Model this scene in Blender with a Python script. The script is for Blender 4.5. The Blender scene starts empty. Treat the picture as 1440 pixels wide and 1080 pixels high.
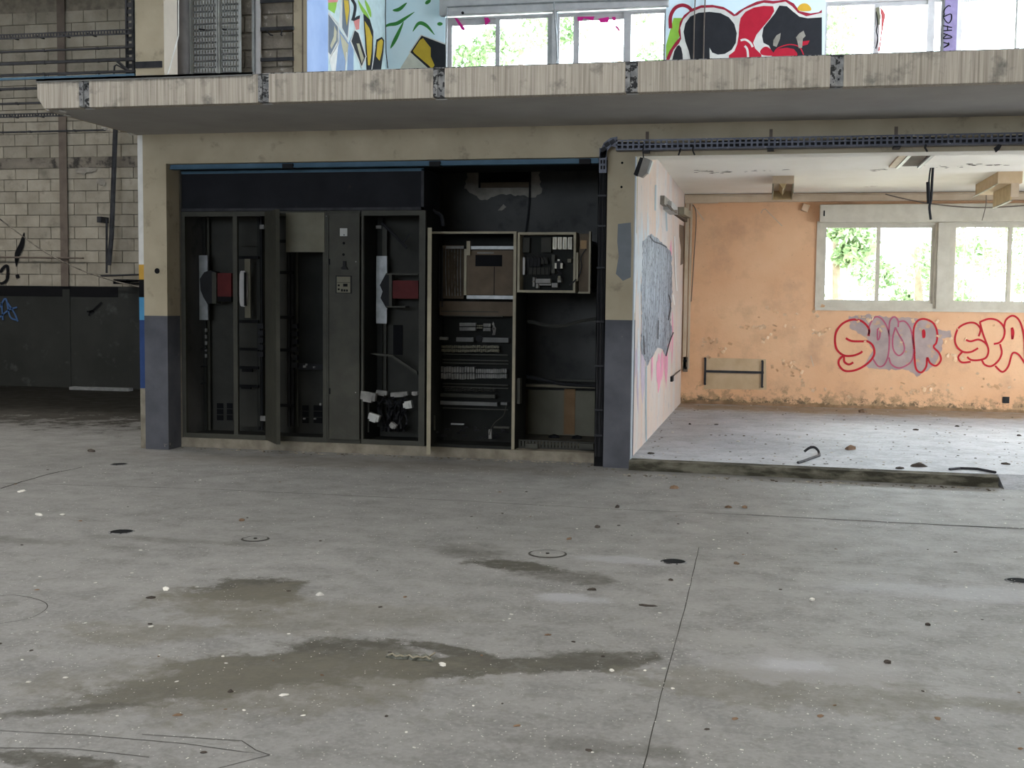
import bpy, bmesh, math, random
from mathutils import Vector, Matrix, noise
random.seed(7)
sc = bpy.context.scene
# ------------------------------------------------------------------ camera
FPX, YAW, PITCH, ROLL = 1653.2, -0.2144, 0.0697, 0.0107
FW = Vector((math.sin(YAW)*math.cos(PITCH), math.cos(YAW)*math.cos(PITCH), -math.sin(PITCH)))
_r = Vector((math.cos(YAW), -math.sin(YAW), 0)); _u = _r.cross(FW)
RT = math.cos(ROLL)*_r + math.sin(ROLL)*_u
UP = -math.sin(ROLL)*_r + math.cos(ROLL)*_u
CAM = Vector((0, 0, 1.6))
cd = bpy.data.cameras.new('camera'); cam = bpy.data.objects.new('camera', cd); sc.collection.objects.link(cam)
cd.sensor_width = 36; cd.lens = FPX/1440*36; cd.clip_start = .05; cd.clip_end = 300
m = Matrix((RT, UP, -FW)).transposed().to_4x4(); m.translation = CAM; cam.matrix_world = m
sc.camera = cam
# ------------------------------------------------------------------ world, sun, exposure
w = bpy.data.worlds.new('world'); sc.world = w; w.use_nodes = True
wn = w.node_tree; wn.nodes.clear()
o_ = wn.nodes.new('ShaderNodeOutputWorld'); b_ = wn.nodes.new('ShaderNodeBackground')
tc = wn.nodes.new('ShaderNodeTexCoord'); sx = wn.nodes.new('ShaderNodeSeparateXYZ'); cr = wn.nodes.new('ShaderNodeValToRGB')
wn.links.new(tc.outputs['Generated'], sx.inputs[0]); wn.links.new(sx.outputs['Z'], cr.inputs[0])
cr.color_ramp.elements[0].position = 0.0; cr.color_ramp.elements[0].color = (.76, .87, 1, 1)
cr.color_ramp.elements[1].position = .8; cr.color_ramp.elements[1].color = (1, .97, .925, 1)
wn.links.new(cr.outputs[0], b_.inputs[0]); b_.inputs[1].default_value = 18.0
wn.links.new(b_.outputs[0], o_.inputs[0])
vs = sc.view_settings; vs.view_transform = 'Standard'; vs.look = 'None'; vs.gamma = 1; vs.use_curve_mapping = False
vs.exposure = 0.0
def portal(cx, cy, cz, sx_, sy_, nrm):
    l = bpy.data.lights.new('portal', 'AREA'); l.shape = 'RECTANGLE'; l.size = sx_; l.size_y = sy_; l.cycles.is_portal = True
    o = bpy.data.objects.new('portal', l); sc.collection.objects.link(o); o.location = (cx, cy, cz)
    o.rotation_euler = Vector(nrm).to_track_quat('-Z', 'Y').to_euler()
# ------------------------------------------------------------------ helpers
def ray(px, py): return FW + (px-720)/FPX*RT - (py-540)/FPX*UP
def A(px, py, Y): d = ray(px, py); return CAM + d*(Y/d.y)
def S(px, py, X): d = ray(px, py); return CAM + d*(X/d.x)
def F(px, py, z=0.): d = ray(px, py); return CAM + d*((z-1.6)/d.z)
class MB:
    def __init__(s): s.v = []; s.f = []; s.mi = []; s.cur = 0
    def face(s, pts):
        n = len(s.v); s.v += [tuple(p) for p in pts]; s.f.append(list(range(n, n+len(pts)))); s.mi.append(s.cur); return s
    def box(s, x0, x1, y0, y1, z0, z1, M=None):
        if x0 > x1: x0, x1 = x1, x0
        if y0 > y1: y0, y1 = y1, y0
        if z0 > z1: z0, z1 = z1, z0
        n = len(s.v)
        c = [(x, y, z) for z in (z0, z1) for y in (y0, y1) for x in (x0, x1)]
        if M: c = [tuple(M @ Vector(p)) for p in c]
        s.v += c
        for q in ((0,2,3,1),(4,5,7,6),(0,1,5,4),(2,6,7,3),(0,4,6,2),(1,3,7,5)): s.f.append([n+i for i in q]); s.mi.append(s.cur)
        return s
    def prism(s, pts, dv):            # pts planar polygon, extruded by dv
        n = len(s.v); k = len(pts); dv = Vector(dv)
        s.v += [tuple(p) for p in pts] + [tuple(Vector(p)+dv) for p in pts]
        s.f.append(list(range(n, n+k))[::-1]); s.f.append(list(range(n+k, n+2*k))); s.mi += [s.cur]*2
        for i in range(k):
            j = (i+1) % k; s.f.append([n+i, n+j, n+k+j, n+k+i]); s.mi.append(s.cur)
        return s
    def tube(s, pts, r, seg=6, caps=True):
        pts = [Vector(p) for p in pts]; n0 = len(s.v); rings = []
        for i, p in enumerate(pts):
            t = (pts[min(i+1, len(pts)-1)] - pts[max(i-1, 0)])
            t = t.normalized() if t.length > 1e-9 else Vector((0,0,1))
            a = Vector((0,0,1)) if abs(t.z) < .9 else Vector((1,0,0))
            u = t.cross(a).normalized(); v = t.cross(u).normalized()
            if rings is not None and i and (u.dot(lu) < 0): u, v = -u, -v
            lu = u; rr = r[i] if isinstance(r, (list, tuple)) else r
            rings.append(len(s.v))
            for k in range(seg):
                an = 2*math.pi*k/seg; s.v.append(tuple(p + rr*(math.cos(an)*u + math.sin(an)*v)))
        for i in range(len(pts)-1):
            for k in range(seg):
                k2 = (k+1) % seg; s.f.append([rings[i]+k, rings[i]+k2, rings[i+1]+k2, rings[i+1]+k]); s.mi.append(s.cur)
        if caps:
            s.f.append([rings[0]+k for k in range(seg)][::-1]); s.f.append([rings[-1]+k for k in range(seg)]); s.mi += [s.cur]*2
        return s
    def cyl(s, p0, p1, r, seg=16): return s.tube([p0, p1], r, seg)
    def rock(s, c, rx, ry, rz, sd=0):
        n = len(s.v); N = 7
        rnd = random.Random(sd)
        for z, k in ((0, 1), (.55, .85)):
            for i in range(N):
                a = 2*math.pi*i/N; q = k*(.7+.5*rnd.random())
                s.v.append((c[0]+rx*q*math.cos(a), c[1]+ry*q*math.sin(a), c[2]+rz*z*(.8+.5*rnd.random()) if z else c[2]))
        s.v.append((c[0], c[1], c[2]+rz))
        for i in range(N):
            j = (i+1) % N; s.f.append([n+i, n+j, n+N+j, n+N+i]); s.f.append([n+N+i, n+N+j, n+2*N]); s.mi += [s.cur]*2
        s.f.append([n+i for i in range(N)][::-1]); s.mi.append(s.cur)
        return s
    def pieces(s):
        if len(s.f) > 1800: return None
        n = len(s.v); par = list(range(n))
        def find(a):
            while par[a] != a: par[a] = par[par[a]]; a = par[a]
            return a
        for f in s.f:
            r0 = find(f[0])
            for i in f[1:]: par[find(i)] = r0
        comp = {}
        for i in range(n): comp.setdefault(find(i), []).append(i)
        if len(comp) < 2 or len(comp) > 400: return None
        cs = []
        for r, ix in comp.items():
            lo = [min(s.v[i][k] for i in ix)-.0015 for k in range(3)]; hi = [max(s.v[i][k] for i in ix)+.0015 for k in range(3)]; cs.append((ix, lo, hi))
        g = list(range(len(cs)))
        def fg(a):
            while g[a] != a: g[a] = g[g[a]]; a = g[a]
            return a
        for a in range(len(cs)):
            for b in range(a):
                if all(cs[a][1][k] <= cs[b][2][k] and cs[b][1][k] <= cs[a][2][k] for k in range(3)): g[fg(a)] = fg(b)
        out = {}
        for a in range(len(cs)): out.setdefault(fg(a), []).append(cs[a])
        return list(out.values()) if len(out) > 1 else None
    def build(s, name, mat, parent=None, smooth=False, bevel=0):
        if not s.v: return None
        pc = s.pieces() if parent is not None else None
        if pc:
            dims = [max(max(c[2][k] for c in g_)-min(c[1][k] for c in g_) for k in range(3)) for g_ in pc]
            if sum(dims)/len(dims) > .075 and len(pc) <= 60:
                first = None
                for g_ in pc:
                    ids = sorted(i for c in g_ for i in c[0]); mp = {i: k for k, i in enumerate(ids)}; q = MB(); q.v = [s.v[i] for i in ids]
                    for f, m_ in zip(s.f, s.mi):
                        if f[0] in mp: q.f.append([mp[i] for i in f]); q.mi.append(m_)
                    o = q._build(name, mat, parent, smooth, bevel); first = first or o
                return first
            o = s._build(name, mat, parent, smooth, bevel); o['kind'] = 'stuff'; return o
        return s._build(name, mat, parent, smooth, bevel)
    def _build(s, name, mat, parent=None, smooth=False, bevel=0):
        me = bpy.data.meshes.new(name); 
        bb = None
        org = Vector((0,0,0))
        me.from_pydata(s.v, [], s.f)
        mats = mat if isinstance(mat, (list, tuple)) else [mat]
        for q in mats: me.materials.append(q)
        if len(mats) > 1: me.polygons.foreach_set('material_index', s.mi)
        if smooth: me.polygons.foreach_set('use_smooth', [True]*len(me.polygons))
        me.update()
        o = bpy.data.objects.new(name, me); sc.collection.objects.link(o)
        if parent is not None: o.parent = parent; o.matrix_parent_inverse = parent.matrix_basis.inverted()
        if bevel:
            b = o.modifiers.new('bevel', 'BEVEL'); b.width = bevel; b.segments = 1; b.limit_method = 'ANGLE'
        return o
def tag(o, label=None, cat=None, group=None, kind=None):
    if label: o['label'] = label
    if cat: o['category'] = cat
    if group: o['group'] = group
    if kind: o['kind'] = kind
    return o
def struct(o): o['kind'] = 'structure'; return o
def empty(name, loc=(0,0,0), label=None, cat=None, group=None, kind=None):
    o = bpy.data.objects.new(name, None); sc.collection.objects.link(o); o.location = loc; o.empty_display_size = .1
    return tag(o, label, cat, group, kind)
CUR = [None]
def pb(mb, x0, y0, x1, y1, Y, d=.02):     # box whose front face spans image rows/columns on the plane Y
    xm, ym = (x0+x1)/2, (y0+y1)/2
    xa, xb = A(x0, ym, Y).x, A(x1, ym, Y).x
    if CUR[0] and 11.65 < Y < 12.25:
        xa, xb = max(xa, CUR[0][0]), min(xb, CUR[0][1])
        if xb-xa < .003: return mb
    return mb.box(xa, xb, Y, Y+d, A(xm, y1, Y).z, A(xm, y0, Y).z)
# ------------------------------------------------------------------ materials
def nt(name):
    m = bpy.data.materials.new(name); m.use_nodes = True; t = m.node_tree; t.nodes.clear()
    o = t.nodes.new('ShaderNodeOutputMaterial'); p = t.nodes.new('ShaderNodeBsdfPrincipled'); t.links.new(p.outputs[0], o.inputs[0])
    return m, t, p
def nd(t, typ, **k):
    n = t.nodes.new(typ)
    for a, v in k.items(): setattr(n, a, v)
    return n
def pos(t, scale=(1,1,1)):
    g = nd(t, 'ShaderNodeNewGeometry'); mp = nd(t, 'ShaderNodeMapping'); mp.inputs['Scale'].default_value = scale
    t.links.new(g.outputs['Position'], mp.inputs[0]); return mp.outputs[0]
def noi(t, vec, scale, detail=4, rough=.55, dist=0):
    n = nd(t, 'ShaderNodeTexNoise'); n.inputs['Scale'].default_value = scale; n.inputs['Detail'].default_value = detail
    n.inputs['Roughness'].default_value = rough; n.inputs['Distortion'].default_value = dist; t.links.new(vec, n.inputs['Vector']); return n.outputs['Fac']
def ramp(t, fac, a, b, ca=(0,0,0,1), cb=(1,1,1,1)):
    r = nd(t, 'ShaderNodeValToRGB'); e = r.color_ramp.elements
    e[0].position = a; e[1].position = b; e[0].color = ca; e[1].color = cb; t.links.new(fac, r.inputs[0]); return r.outputs[0]
def mix(t, fac, a, b, mode='MIX'):
    n = nd(t, 'ShaderNodeMix', data_type='RGBA', blend_type=mode)
    for i, v in ((0, fac), (6, a), (7, b)):
        if hasattr(v, 'is_linked') or hasattr(v, 'links'): t.links.new(v, n.inputs[i])
        elif i == 0: n.inputs[0].default_value = v
        else: n.inputs[i].default_value = (*v, 1) if len(v) == 3 else v
    return n.outputs[2]
def mth(t, op, a, b=None, clamp=False):
    n = nd(t, 'ShaderNodeMath', operation=op); n.use_clamp = clamp
    for i, v in ((0, a), (1, b)):
        if v is None: continue
        if isinstance(v, (int, float)): n.inputs[i].default_value = v
        else: t.links.new(v, n.inputs[i])
    return n.outputs[0]
def bump(t, p, h, dist=.005, st=.6):
    b = nd(t, 'ShaderNodeBump'); b.inputs['Strength'].default_value = st; b.inputs['Distance'].default_value = dist
    t.links.new(h, b.inputs['Height']); t.links.new(b.outputs[0], p.inputs['Normal'])
def surf(name, c1, c2, scale=6, rough=.75, st=(1,1,1), bd=.004, metal=0, lo=.35, hi=.65, spots=None, sps=14, spt=(.62,.68), vary=0, detail=5):
    m, t, p = nt(name); v = pos(t, st); n = noi(t, v, scale, detail)
    col = mix(t, ramp(t, n, lo, hi), c1, c2)
    if spots:
        n2 = noi(t, pos(t), sps, 5, .65); col = mix(t, ramp(t, n2, *spt), col, spots)
    if vary:
        oi = nd(t, 'ShaderNodeObjectInfo')
        hs = nd(t, 'ShaderNodeHueSaturation'); t.links.new(col, hs.inputs['Color'])
        t.links.new(mth(t, 'ADD', mth(t, 'MULTIPLY', oi.outputs['Random'], vary), 1-vary/2), hs.inputs['Value']); col = hs.outputs[0]
    t.links.new(col, p.inputs['Base Color']); p.inputs['Roughness'].default_value = rough; p.inputs['Metallic'].default_value = metal; p.inputs['Specular IOR Level'].default_value = .15 if rough > .45 else .4
    if bd: bump(t, p, noi(t, pos(t), scale*6, 3), bd)
    return m
def plain(name, c, rough=.6, metal=0, k=.12):
    return surf(name, tuple(x*(1-k) for x in c), tuple(min(1, x*(1+k)) for x in c), 9, rough, bd=.001, metal=metal)
M = {}
def floor_mat(name, base, base2, stains, specs=True):
    m, t, p = nt(name); P = pos(t)
    n1 = noi(t, P, .55, 6, .6); n2 = noi(t, P, 3.5, 6, .62); n3 = noi(t, P, 38, 3, .6); n4 = noi(t, P, 9, 5, .7, .6)
    col = mix(t, ramp(t, n1, .35, .68), base, base2)
    col = mix(t, mth(t, 'MULTIPLY', ramp(t, n2, .42, .62), .6), col, tuple(x*.66 for x in base))
    col = mix(t, mth(t, 'MULTIPLY', ramp(t, n3, .45, .62), .5), col, tuple(x*1.4 for x in base))
    col = mix(t, mth(t, 'MULTIPLY', ramp(t, noi(t, P, 24, 6, .75), .52, .66), .5), col, tuple(x*.6 for x in base))
    col = mix(t, mth(t, 'MULTIPLY', ramp(t, n4, .54, .64), .42), col, (base[0]*.6, base[1]*.59, base[2]*.52))
    col = mix(t, mth(t, 'MULTIPLY', ramp(t, noi(t, pos(t, (.5, 1.6, 1)), 1.7, 7, .7, .8), .5, .62), .35), col, tuple(x*1.4 for x in base))
    if specs:
        v = nd(t, 'ShaderNodeTexVoronoi'); v.inputs['Scale'].default_value = 9; t.links.new(P, v.inputs['Vector'])
        v2 = nd(t, 'ShaderNodeTexVoronoi'); v2.inputs['Scale'].default_value = 26; t.links.new(P, v2.inputs['Vector'])
        thin = ramp(t, noi(t, P, 1.3, 3), .45, .6)
        fl = ramp(t, mth(t, 'ADD', v2.outputs['Distance'], mth(t, 'MULTIPLY', thin, -.07)), .05, .09, (1,1,1,1), (0,0,0,1))
        col = mix(t, mth(t, 'MULTIPLY', fl, .45), col, (.55, .52, .47))
    wet = None; dull = None; mot = ramp(t, noi(t, P, 12, 6, .75), .36, .60, (.5,.5,.5,1), (1,1,1,1))
    for (cx, cy, rx, ry, rot, amt, c, soft) in stains:
        mp = nd(t, 'ShaderNodeMapping', vector_type='TEXTURE'); g = nd(t, 'ShaderNodeNewGeometry'); t.links.new(g.outputs['Position'], mp.inputs[0])
        mp.inputs['Location'].default_value = (cx, cy, 0); mp.inputs['Rotation'].default_value = (0, 0, rot); mp.inputs['Scale'].default_value = (rx, ry, 1000)
        ln = nd(t, 'ShaderNodeVectorMath', operation='LENGTH'); t.links.new(mp.outputs[0], ln.inputs[0])
        d = mth(t, 'ADD', ln.outputs['Value'], mth(t, 'MULTIPLY', mth(t, 'SUBTRACT', noi(t, P, 2.9, 9, .78), .5), 2.9))
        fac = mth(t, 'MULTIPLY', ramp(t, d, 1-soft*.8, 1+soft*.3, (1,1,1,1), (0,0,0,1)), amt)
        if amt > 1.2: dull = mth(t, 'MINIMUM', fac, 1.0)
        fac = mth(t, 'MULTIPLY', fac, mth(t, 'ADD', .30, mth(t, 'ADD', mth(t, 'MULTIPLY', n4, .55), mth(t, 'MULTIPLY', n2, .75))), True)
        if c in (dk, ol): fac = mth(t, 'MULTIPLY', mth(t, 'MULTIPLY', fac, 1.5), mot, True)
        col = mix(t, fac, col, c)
    t.links.new(col, p.inputs['Base Color'])
    rr = mth(t, 'ADD', .42, mth(t, 'MULTIPLY', n2, .35)); t.links.new(rr, p.inputs['Roughness'])
    p.inputs['Specular IOR Level'].default_value = .5
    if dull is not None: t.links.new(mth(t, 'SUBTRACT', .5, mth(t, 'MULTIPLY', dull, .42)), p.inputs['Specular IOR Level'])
    h = mth(t, 'ADD', mth(t, 'MULTIPLY', n2, .6), mth(t, 'MULTIPLY', n3, .25)); bump(t, p, h, .012, .5)
    return m
dk = (.055, .051, .039); ol = (.115, .106, .08); pale = (.34, .34, .36)
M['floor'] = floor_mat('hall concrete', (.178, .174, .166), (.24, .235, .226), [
    (-2.78, 5.92, 0.36, 0.34, 0.2, 0.95, dk, 0.35), (-2.74, 5.70, 0.5, 0.45, 0.2, 0.6, ol, 0.5), (-2.24, 4.39, 0.55, 0.22, 0.5, 0.9, dk, 0.35), (-2.02, 4.69, 0.55, 0.28, 0.3, 0.9, dk, 0.35), (-1.89, 5.03, 0.42, 0.22, 0.2, 0.8, dk, 0.4), (-1.36, 4.86, 0.26, 0.2, 0.2, 1.0, dk, 0.3), (-1.37, 5.12, 0.32, 0.08, -0.3, 0.9, dk, 0.4), (-1.01, 5.00, 0.5, 0.12, 0.2, 0.85, dk, 0.45), (-0.69, 5.19, 0.35, 0.16, 0.2, 0.8, dk, 0.5), (-2.00, 4.50, 1.1, 0.5, 0.35, 0.55, ol, 0.6), (-2.90, 5.03, 0.55, 0.22, 0.2, 0.5, ol, 0.5), (-2.07, 5.51, 0.7, 0.4, 0.3, 0.35, ol, 0.6), (-1.49, 6.91, 0.36, 0.14, -0.2, 0.9, dk, 0.4), (-1.15, 6.71, 0.4, 0.2, -0.2, 0.6, dk, 0.5), (-1.84, 7.23, 0.3, 0.25, -0.3, 0.5, dk, 0.6), (-2.42, 3.54, 0.3, 0.08, 0, 0.9, dk, 0.3), (-2.63, 3.99, 0.35, 0.06, 0.5, 0.7, dk, 0.5), (-0.54, 4.13, 0.4, 0.1, 0, 0.4, dk, 0.6), (-4.81, 6.77, 1.2, 0.12, 0, 0.35, dk, 0.7), (-3.63, 7.05, 0.8, 0.1, 0, 0.35, dk, 0.7),
    (.15, 4.95, .75, .30, 0, .5, ol, .35), (.15, 5.28, .46, .28, 0, .6, (.255,.248,.245), .3), (.15, 5.3, .22, .14, 0, .6, pale, .6),
    (.9, 4.95, .3, .12, 0, .6, ol, .6), (-1.0, 6.2, .25, .12, 0, .6, pale, .6), (-.85, 7.25, .35, .14, 0, .5, pale, .6),
    (1.1, 6.9, .9, .25, .1, .5, pale, .7), (-11, 16.6, 12, 3.6, .03, 1.6, (.012,.011,.009), .35), (-10, 13.6, 5, 1.6, .1, .7, (.06,.055,.048), .8), (-3.9, 10.9, 3.4, .5, 0, .45, (.13,.11,.09), .7)])  # wide far-left ellipses darken the floor tone, the strongest also lowers specular
M['roomfloor'] = floor_mat('pale room concrete', (.33, .345, .375), (.41, .43, .465), [(1, 17.5, 9, .9, 0, .9, (.24,.17,.10), .8), (-.9, 14, .5, 2.5, 0, .3, (.22,.19,.15), .8)])
M['beige'] = surf('beige painted concrete', (.35, .298, .212), (.42, .36, .262), 2.2, .8, spots=(.21,.18,.135), sps=4.5, spt=(.58,.74))
M['greypaint'] = surf('grey painted concrete', (.066, .068, .08), (.096, .098, .112), 3, .75, spots=(.22,.20,.18), sps=10, spt=(.68,.71))
M['soffit'] = surf('grey soffit concrete', (.33, .315, .295), (.38, .365, .34), 1.5, .85)
M['fascia'] = surf('board marked concrete', (.285, .25, .205), (.475, .425, .36), 2.6, .85, st=(24,24,.5), bd=.012, spots=(.17,.16,.14), sps=5, spt=(.55,.72))
M['steelplate'] = surf('weathered joint steel', (.15, .15, .155), (.30, .295, .285), 14, .6, bd=.008, spots=(.03,.03,.03), sps=22, spt=(.52,.56))
M['darksteel'] = surf('dark painted steel', (.022, .0225, .025), (.04, .04, .044), 8, .6, metal=.2)
M['bluesteel'] = surf('blue painted steel', (.055, .11, .16), (.075, .14, .20), 5, .5)
M['block'] = surf('weathered concrete block', (.265, .235, .185), (.345, .31, .25), 3.5, .9, bd=.01, vary=.22, spots=(.19,.17,.135), sps=3, spt=(.55,.72))
M['blockdark'] = surf('rough dark block', (.15, .13, .105), (.24, .21, .17), 6, .9, bd=.02, vary=.3, spots=(.33,.30,.26), sps=12, spt=(.62,.66))
M['mortar'] = surf('mortar', (.15, .13, .104), (.24, .21, .165), 8, .95)
M['band'] = surf('concrete beam grey brown', (.16, .14, .115), (.24, .21, .17), 4, .9, spots=(.05,.045,.04), sps=5, spt=(.5,.62))
M['wain'] = surf('dark green grey paint', (.022, .023, .0205), (.030, .031, .028), 1.4, .6, spots=(.055,.058,.055), sps=4, spt=(.6,.75))
M['black'] = plain('black paint', (.006, .006, .007), .9)
M['rustbrown'] = surf('brown primed steel', (.115, .09, .075), (.155, .125, .10), 5, .7)
M['recess'] = surf('soot grey plaster', (.062, .062, .059), (.085, .083, .079), 2.2, .85, spots=(.045,.045,.045), sps=3, spt=(.55,.7))
M['plaster'] = surf('raw pale plaster', (.22, .20, .17), (.30, .275, .235), 9, .95, bd=.01)
M['cab'] = surf('grey green cabinet paint', (.038, .037, .030), (.050, .049, .039), 6, .5, spots=(.04,.037,.03), sps=9, spt=(.62,.75))
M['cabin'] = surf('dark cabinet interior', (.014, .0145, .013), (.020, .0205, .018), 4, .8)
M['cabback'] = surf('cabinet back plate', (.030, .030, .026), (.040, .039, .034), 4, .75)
M['panelbeige'] = surf('beige cover panel', (.12, .112, .082), (.145, .135, .10), 5, .55)
M['cream'] = surf('cream enamel', (.22, .195, .14), (.27, .24, .175), 7, .5)
M['brownboard'] = surf('brown mounting board', (.085, .064, .045), (.115, .088, .062), 5, .8)
M['lightmetal'] = surf('galvanised strip', (.20, .205, .205), (.27, .275, .275), 12, .4, metal=.4)
M['whiteplastic'] = plain('white plastic', (.36, .36, .34), .45)
M['ceramic'] = plain('cream fuse ceramic', (.42, .39, .31), .4)
M['ductgrey'] = plain('grey wiring duct', (.13, .13, .125), .6)
M['red'] = plain('dull red', (.075, .011, .011), .6)
M['terminal'] = plain('grey terminal plastic', (.17, .165, .155), .5, k=.3)
M['darkplastic'] = plain('dark plastic', (.014, .014, .0155), .7)
M['cable'] = plain('black cable', (.018, .018, .02), .6)
M['ochre'] = surf('peach wall paint', (.62, .345, .185), (.70, .43, .25), 1.1, .7, bd=.003, spots=(.40,.24,.14), sps=3.4, spt=(.62,.80))
def ochre():
    m, t, p = nt('peach wall paint'); P = pos(t)
    col = mix(t, ramp(t, noi(t, P, 1.1, 5), .35, .65), (.67, .375, .20), (.74, .45, .255))
    col = mix(t, mth(t, 'MULTIPLY', ramp(t, noi(t, P, 2.3, 6, .65), .50, .72), .5), col, (.42, .25, .15))
    sp = nd(t, 'ShaderNodeSeparateXYZ'); t.links.new(P, sp.inputs[0]); z = sp.outputs['Z']
    for (z1, amp, sc_, c, th) in ((.50, .24, 6, (.36, .23, .12), .63), (.27, .26, 15, (.10, .072, .04), .60)):
        k = mth(t, 'MULTIPLY', mth(t, 'SUBTRACT', z1, z), amp/z1*1.2)
        f = ramp(t, mth(t, 'ADD', noi(t, P, sc_, 7, .72), k), th, th+.10)
        f = mth(t, 'MULTIPLY', f, ramp(t, z, z1*.75, z1*1.15, (1,1,1,1), (0,0,0,1)))
        col = mix(t, mth(t, 'MULTIPLY', f, .85), col, c)
    cr_ = ramp(t, noi(t, P, 20, 4, .7), .66, .70); col = mix(t, mth(t, 'MULTIPLY', cr_, .45), col, (.34, .20, .11))
    t.links.new(col, p.inputs['Base Color']); p.inputs['Roughness'].default_value = .7; bump(t, p, noi(t, P, 7, 7, .7), .012, .5); return m
M['ochre'] = ochre()
M['sidewall'] = surf('pink and grey washed wall', (.54, .40, .31), (.50, .46, .43), 1.6, .7, st=(1,1.6,.35), spots=(.33,.34,.36), sps=7, spt=(.56,.72))
M['ceil'] = surf('white ceiling paint', (.80, .755, .665), (.86, .82, .74), 1.2, .85, spots=(.45,.38,.30), sps=2.6, spt=(.70,.74))
M['whitewall'] = plain('white paint', (.62, .61, .58), .8, k=.06)
M['duct'] = surf('beige trunking', (.47, .36, .25), (.55, .44, .32), 4, .6)
M['winframe'] = surf('cream window metal', (.50, .45, .355), (.58, .53, .43), 6, .5)
M['winalu'] = surf('grey aluminium window metal', (.38, .365, .365), (.45, .435, .43), 6, .5)
M['purple'] = plain('lilac grey pillar paint', (.19, .155, .27), .6)
M['woodgold'] = surf('yellowed lamp housing', (.42, .30, .15), (.52, .38, .20), 8, .5)
M['kerb'] = surf('mossy weathered concrete', (.045, .042, .030), (.15, .14, .108), 7, .95, bd=.02, st=(.6,1,2), lo=.4, hi=.6, spots=(.36,.34,.30), sps=4.5, spt=(.66,.68))
M['plinth'] = surf('dirty plinth concrete', (.15, .13, .10), (.24, .215, .17), 7, .9, bd=.01)
M['skyblue'] = surf('pale blue wall paint', (.62, .76, .82), (.68, .80, .86), 2, .75)
M['blue2'] = surf('cornflower wall paint', (.26, .36, .60), (.34, .45, .68), 2, .75)
M['roof'] = plain('roof sheet', (.45, .45, .43), .8)
M['debrisw'] = plain('pale paint flake', (.58, .56, .51), .8, k=.25)
M['debrisd'] = plain('dark debris', (.06, .05, .042), .9, k=.3)
M['debrisb'] = plain('brown leaf', (.17, .11, .07), .8, k=.3)
M['gouge'] = plain('dark joint filler', (.05, .047, .042), .95, k=.2)
M['leaf'] = surf('tree foliage', (.16, .25, .12), (.25, .35, .19), 1.5, .7, bd=0)
M['bark'] = surf('bark', (.20, .16, .12), (.28, .23, .18), 9, .9)
M['grass'] = surf('bright dry ground', (.52, .52, .42), (.62, .61, .52), .5, .95, bd=0)
def flat(name, c, r=.65):
    key = 'p_'+name
    if key not in M: M[key] = plain(name, c, r, k=.07)
    return M[key]
def glassmat():
    m = bpy.data.materials.new('window glass'); m.use_nodes = True; t = m.node_tree; t.nodes.clear()
    o = nd(t, 'ShaderNodeOutputMaterial'); a = nd(t, 'ShaderNodeBsdfTransparent'); g = nd(t, 'ShaderNodeBsdfGlossy'); g.inputs['Roughness'].default_value = .03
    a.inputs[0].default_value = (.93, .96, .95, 1); fr = nd(t, 'ShaderNodeFresnel'); fr.inputs[0].default_value = 1.45; mx = nd(t, 'ShaderNodeMixShader')
    t.links.new(fr.outputs[0], mx.inputs[0]); t.links.new(a.outputs[0], mx.inputs[1]); t.links.new(g.outputs[0], mx.inputs[2]); t.links.new(mx.outputs[0], o.inputs[0])
    return m
M['glass'] = glassmat()

# ------------------------------------------------------------------ key planes
D = 11.31; DS = 9.634; DB = 17.97; XL = -6.44; XR0 = -1.547; XC = -1.285; ZR = .09; ZCE = 3.24
ZB = 2.996; ZS = 3.30; ZT = 3.545; RB = 13.4; YC = 11.62; FARY = 18.67
# ------------------------------------------------------------------ floor, ground, roof, outer walls
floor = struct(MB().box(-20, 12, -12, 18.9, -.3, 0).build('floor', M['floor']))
ground = struct(MB().box(-60, 60, 18.9, 80, -.5, -.2).build('ground', M['grass']))
fr = MB().box(XC, 6.05, 11.27, 18.0, 0.001, ZR); froom = struct(fr.build('floor_room', M['roomfloor']))
rampo = struct(MB().prism([(2.06, 11.27, .001), (2.06, 10.95, .001), (2.06, 11.27, ZR-.002)], (3.9, 0, 0)).build('floor_ramp', M['roomfloor']))
# hall roof with skylight openings
RW_ = 6.45; rf = MB(); sky = [(-6.4, -5.9), (-.5, -.1), (5.3, 5.95)]
ys = [-12] + [v for s_ in sky for v in s_] + [19]
for a, b in zip(ys[0::2], ys[1::2]):
    if b > 18: rf.box(-20, RW_, a, 12.4, 8.0, 8.2).box(-20, RW_, 13.4, b, 8.0, 8.2).box(-9, RW_, 12.4, 13.4, 8.0, 8.2)
    else: rf.box(-20, RW_, a, b, 8.0, 8.2)
struct(rf.build('ceiling', M['roof']))
portal(-14.5, 12.9, 8.15, 11, 1, (0, 0, -1))
for a, b in sky: portal(-4, (a+b)/2, 8.15, 32, b-a, (0, 0, -1))
struct(MB().box(-20.2, -20, -12, 19, 0, 8.2).build('wall_left', M['block']))
struct(MB().box(-20, -9, -12.2, -12, 0, 8.2).box(1, 12, -12.2, -12, 0, 8.2).box(-9, 1, -12.2, -12, 0, 2.2).box(-9, 1, -12.2, -12, 5.0, 8.2).build('wall_rear', M['beige']))
portal(-4, -12.1, 3.6, 10, 2.8, (0, 1, 0))

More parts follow.
